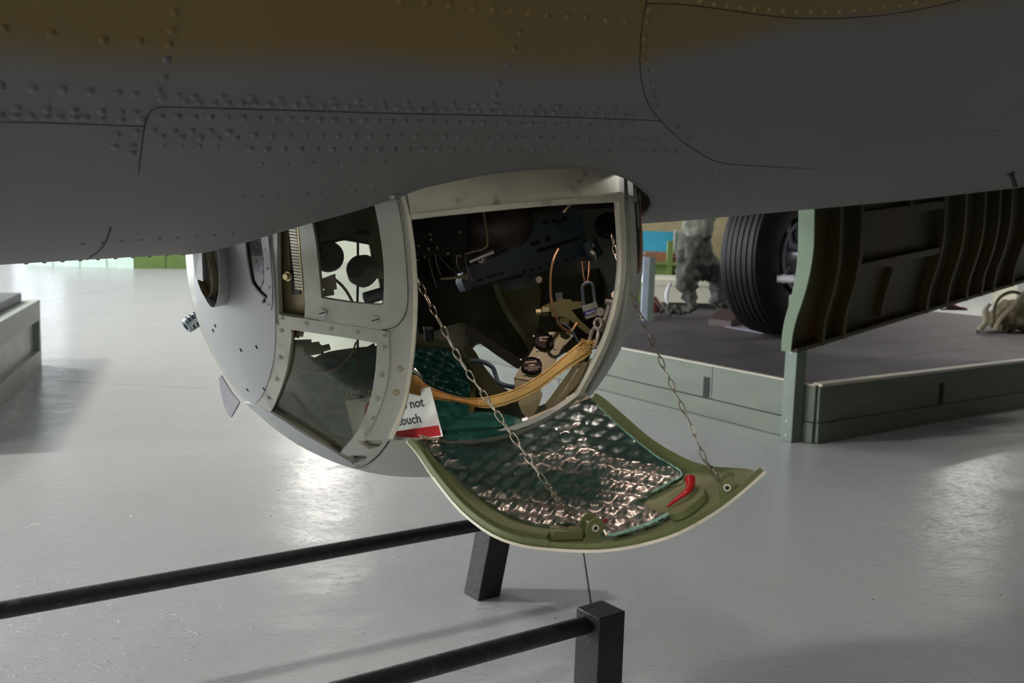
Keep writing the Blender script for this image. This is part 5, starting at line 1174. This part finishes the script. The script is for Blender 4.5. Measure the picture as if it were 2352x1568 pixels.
skin_body('boot', [(D(1530, 716, .36), .050), (D(1514, 708, .36), .055), (D(1505, 692, .36), .045), (D(1500, 680, .36), .03)], [(0, 1), (1, 2), (2, 3)], BOOT, pe)
rg = skin_body('rag', [(D(1541, 648, -.12), .016), (D(1534, 662, -.13), .026, .5), (D(1530, 680, -.13), .030, .5), (D(1534, 700, -.13), .014, .5)], [(0, 1), (1, 2), (2, 3)], RAG, pe)

# duffel bag and slipper at the right
bg = thing('canvas_bag', flr(2320, 765, HP), 'worn khaki canvas bag with webbing handles slumped on the deck at the right edge', 'bag')
zb = proj(flr(2320, 762, HP))[2]
bb = skin_body('bag_body', [(dep(2276, 742, zb), .10), (dep(2308, 728, zb+.03), .15), (dep(2352, 716, zb+.08), .19), (dep(2420, 718, zb+.1), .18)], [(0, 1), (1, 2), (2, 3)], CANVAS, bg, 3)
dm = bb.modifiers.new('folds', 'DISPLACE'); dm.texture = tx; dm.strength = .13; dm.mid_level = .5; dm.texture_coords = 'GLOBAL'
m = MB(); m.tube([dep(x, y, zb-.20) for x, y in cat([(2286, 758), (2300, 730), (2326, 706), (2350, 676), (2372, 662)], 5)], .026, 8); m.build('handle', M('bag_webbing', (.35, .30, .2), .8), bg)
m = MB(); m.tube([dep(x, y, zb-.19) for x, y in cat([(2282, 742), (2284, 708), (2298, 682), (2326, 670), (2352, 678)], 5)], .016, 8); m.build('handle', M('bag_webbing_dark', (.12, .1, .06), .8), bg)
m = MB(); m.tube([dep(x, y, zb-.10) for x, y in cat([(2240, 760), (2252, 754), (2264, 738), (2264, 712), (2274, 698)], 5)], [.014]*4+[.03]*12+[.02]*5, 8); m.build('bag_flap', M('bag_lining', (.42, .38, .28), .8), bg)
sl = thing('slipper', flr(2190, 712, HP), 'dark red shoe lying on the deck beyond the bay door', 'shoe')
zs_ = proj(flr(2195, 712, HP))[2]
skin_body('shoe_upper', [(dep(2172, 704, zs_), .035), (dep(2190, 702, zs_), .045, .8), (dep(2206, 706, zs_), .04, .7), (dep(2222, 710, zs_), .02, .6)], [(0, 1), (1, 2), (2, 3)], BOOT, sl)
m = MB(); q = [flr(2160, 712, HP), flr(2222, 713, HP), flr(2216, 706, HP), flr(2165, 706, HP)]; m.hull8(q+[p+(0, 0, .02) for p in q]); m.build('shoe_sole', BLACK, sl)
wb = thing('white_card', flr(2300, 698, HP), 'white card standing behind the khaki canvas bag', 'card')
ca_, cb_ = flr(2279, 700, HP), flr(2333, 696, HP); cz = dep(2300, 662, proj(ca_)[2])[2]
m = MB(); m.hull8([ca_, cb_, cb_+(0, .02, 0), ca_+(0, .02, 0)]+[np.array([p[0], p[1], cz+dz]) for p, dz in ((ca_, -.04), (cb_, .03), (cb_+(0, .02, 0), .03), (ca_+(0, .02, 0), -.04))]); m.build('card_sheet', M('card_cream', (.75, .72, .58), .5), wb)

# background things seen between turret and wheel
def bgbox(name, x0, y0, x1, y1, z, depth, mat, label, cat_, tofloor=None):
    a, b, c_, d_ = dep(x0, y0, z), dep(x1, y0, z), dep(x1, y1, z), dep(x0, y1, z)
    lo = min(c_[2], d_[2]); hi = max(a[2], b[2]); 
    if tofloor is not None: lo = tofloor
    X0, X1 = a[0], b[0]; Y = (a[1]+c_[1])/2
    t = thing(name, ((X0+X1)/2, Y, lo), label, cat_); return t, X0, X1, Y, lo, hi
def bx(par, name, X0, X1, Y0, Y1, Z0, Z1, mat, bev=.0):
    m = MB(); m.box(((X0+X1)/2, (Y0+Y1)/2, (Z0+Z1)/2), ((X1-X0)/2, 0, 0), (0, (Y1-Y0)/2, 0), (0, 0, (Z1-Z0)/2)); return m.build(name, mat, par, bevel=bev)
t, X0, X1, Y, lo, hi = bgbox('workbench', 1488, 640, 1660, 700, 11.2, .6, CREAMB, 'cream painted bench with a green back board standing behind the kneeling figure', 'bench', 0.)
zt = dep(1600, 660, 11.2)[2]; bx(t, 'bench_top', X0, X1+.3, Y, Y+.7, zt, zt+.10, CREAMB, .02)
for xx in (X0+.04, X1+.2): bx(t, 'leg', xx, xx+.08, Y+.04, Y+.12, HP, zt, CREAMB); bx(t, 'leg', xx, xx+.08, Y+.56, Y+.64, HP, zt, CREAMB)
bx(t, 'apron', X0+.02, X1+.28, Y+.02, Y+.04, zt-.18, zt, CREAMB)
zg = dep(1600, 610, 11.9)[2]; 
gb = thing('green_locker', (X0, Y+.8, 0), 'leaf green boarded screen behind the cream bench', 'screen')
for k in range(6): bx(gb, 'board', X0-.1+k*.22, X0-.1+k*.22+.21, Y+.8, Y+.83, HP, zg+.0, GREENB)
bx(gb, 'upright', dep(1533, 560, 11.9)[0], dep(1545, 560, 11.9)[0], Y+.72, Y+.80, HP, dep(1540, 553, 11.9)[2], GREENB)
bx(gb, 'top_shelf', X0-.1, X0+1.2, Y+.7, Y+1.2, zg, zg+.03, GREENB)
wd_ = thing('scrap_wood', (X0, Y+.9, zg+.03), 'pile of brown wood offcuts on top of the green screen', 'wood')
for k in range(7): bx(wd_, 'offcut', X0-.05+k*.04, X0+.45+random.uniform(-.1, .2), Y+.75+k*.05, Y+.80+k*.05, zg+.03+.028*(k % 4), zg+.03+.028*(k % 4)+.026, WOODB)
bl = thing('blue_panel', dep(1510, 570, 13.5), 'bright sky blue panel on the far side of the hall beside the turret', 'panel')
a = dep(1470, 575, 13.5); b = dep(1546, 532, 13.5); bx(bl, 'panel_board', a[0], b[0], a[1], a[1]+.05, a[2], b[2], BLUEB); bx(bl, 'panel_stand', a[0], b[0], a[1]+.05, a[1]+.3, 0, a[2]+.02, WALLM)
cw = thing('cream_screen', dep(1570, 560, 13.6), 'cream free-standing screen beside the blue panel', 'screen')
a = dep(1547, 600, 13.6); b = dep(1620, 530, 13.6); bx(cw, 'screen_board', a[0], b[0], a[1], a[1]+.06, HP, b[2]+.0, CREAMB); bx(cw, 'screen_rail', a[0]+.1, b[0], a[1]-.02, a[1], b[2]-.08, b[2]-.02, BLACK)
tb = thing('tan_canopy', dep(1540, 520, 14.5), 'tan board wall panel high above the blue panel', 'panel')
a = dep(1420, 532, 14.5); b = dep(1700, 440, 14.5); bx(tb, 'board', a[0], b[0], a[1], a[1]+.08, 0, b[2], TANW)
lp = thing('grey_upright', flr(1487, 690), 'pale blue-grey upright post beyond the turret edge', 'post')
a = dep(1474, 700, 9.6); b = dep(1500, 590, 9.6); bx(lp, 'upright_timber', a[0], (a[0]+b[0])/2+.01, a[1], a[1]+.06, HP, b[2], M('pale_blue_upright', (.38, .45, .55), .5)); bx(lp, 'upright_side', (a[0]+b[0])/2+.01, b[0]+.02, a[1], a[1]+.06, HP, b[2], TIMG)
# green plinths far left under the belly
fp = thing('long_plinth', flr(270, 615), 'low pale and olive green plinth far off under the belly at the left', 'plinth')
a = flr(60, 608); b = flr(308, 617); c_ = flr(520, 617); hh = .42
nb = 4
for k in range(nb):
    q0, q1 = a+(b-a)*k/nb, a+(b-a)*(k+1)/nb; m = MB(); m.hull8([q0+(.01, 0, 0), q1-(.01, 0, 0), q1+(0, .5, 0), q0+(0, .5, 0), q0+(.01, 0, hh), q1+(-.01, 0, hh), q1+(0, .5, hh), q0+(0, .5, hh)]); m.build('plinth_panel', M('pale_green_panel', (.42, .55, .46), .5) if k == 0 else bpy.data.materials['pale_green_panel'], fp)
for k in range(3):
    q0, q1 = b+(c_-b)*k/3, b+(c_-b)*(k+1)/3; m = MB(); m.hull8([q0+(.01, 0, 0), q1-(.01, 0, 0), q1+(0, .5, 0), q0+(0, .5, 0), q0+(.01, 0, hh), q1+(-.01, 0, hh), q1+(0, .5, hh), q0+(0, .5, hh)]); m.build('plinth_panel', GREENB, fp)
# left plinth with recessed panel
lp2 = thing('display_plinth', flr(96, 838), 'grey box plinth with a framed recessed side panel at the left edge', 'plinth')
A0 = flr(96, 838); B0 = flr(0, 933); dv_ = nrm((B0-A0)[:2]); nv = np.array([-dv_[1], dv_[0]]); nv = nv if nv@np.array([1, -.3]) > 0 else -nv
hp_ = .54; dv3 = np.append(dv_, 0); nv3 = np.append(nv, 0); LQ = 3.2
def pbox(name, u0, u1, z0, z1, d0, d1, mat):
    m = MB(); m.hull8([A0+dv3*u+nv3*d+np.array([0, 0, z]) for z in (z0, z1) for (u, d) in ((u0, d0), (u1, d0), (u1, d1), (u0, d1))]); m.build(name, mat, lp2, bevel=.002)
pbox('plinth_core', 0.02, LQ-.02, .0, hp_-.03, -1.2, -.05, PLINTH)
pbox('top_board', 0, LQ, hp_-.03, hp_, -1.2, .0, PLINTH)
pbox('frame_stile', 0, .07, .0, hp_-.03, -.05, 0, PLINTH); pbox('frame_stile', LQ-.07, LQ, .0, hp_-.03, -.05, 0, PLINTH)
pbox('frame_rail', .07, LQ-.07, 0, .13, -.05, 0, PLINTH); pbox('frame_rail', .07, LQ-.07, hp_-.16, hp_-.03, -.05, 0, PLINTH)
pbox('side_panel', .07, LQ-.07, .13, hp_-.16, -.05, -.045, PLINTHP)
hb = thing('dark_bar', A0+dv3*.3-nv3*.2+np.array([0, 0, hp_]), 'dark moulded bar lying on top of the grey plinth', 'bar')
c_ = flr(50, 692, hp_); m = MB(); q = [c_, c_+dv3*2.6, c_+dv3*2.6-nv3*.22, c_-nv3*.22]
m.hull8([p for p in q]+[p+np.array([0, 0, .07]) for p in q]); m.build('bar_body', M('dark_bar_grey', (.12, .13, .14), .45), hb, bevel=.01)
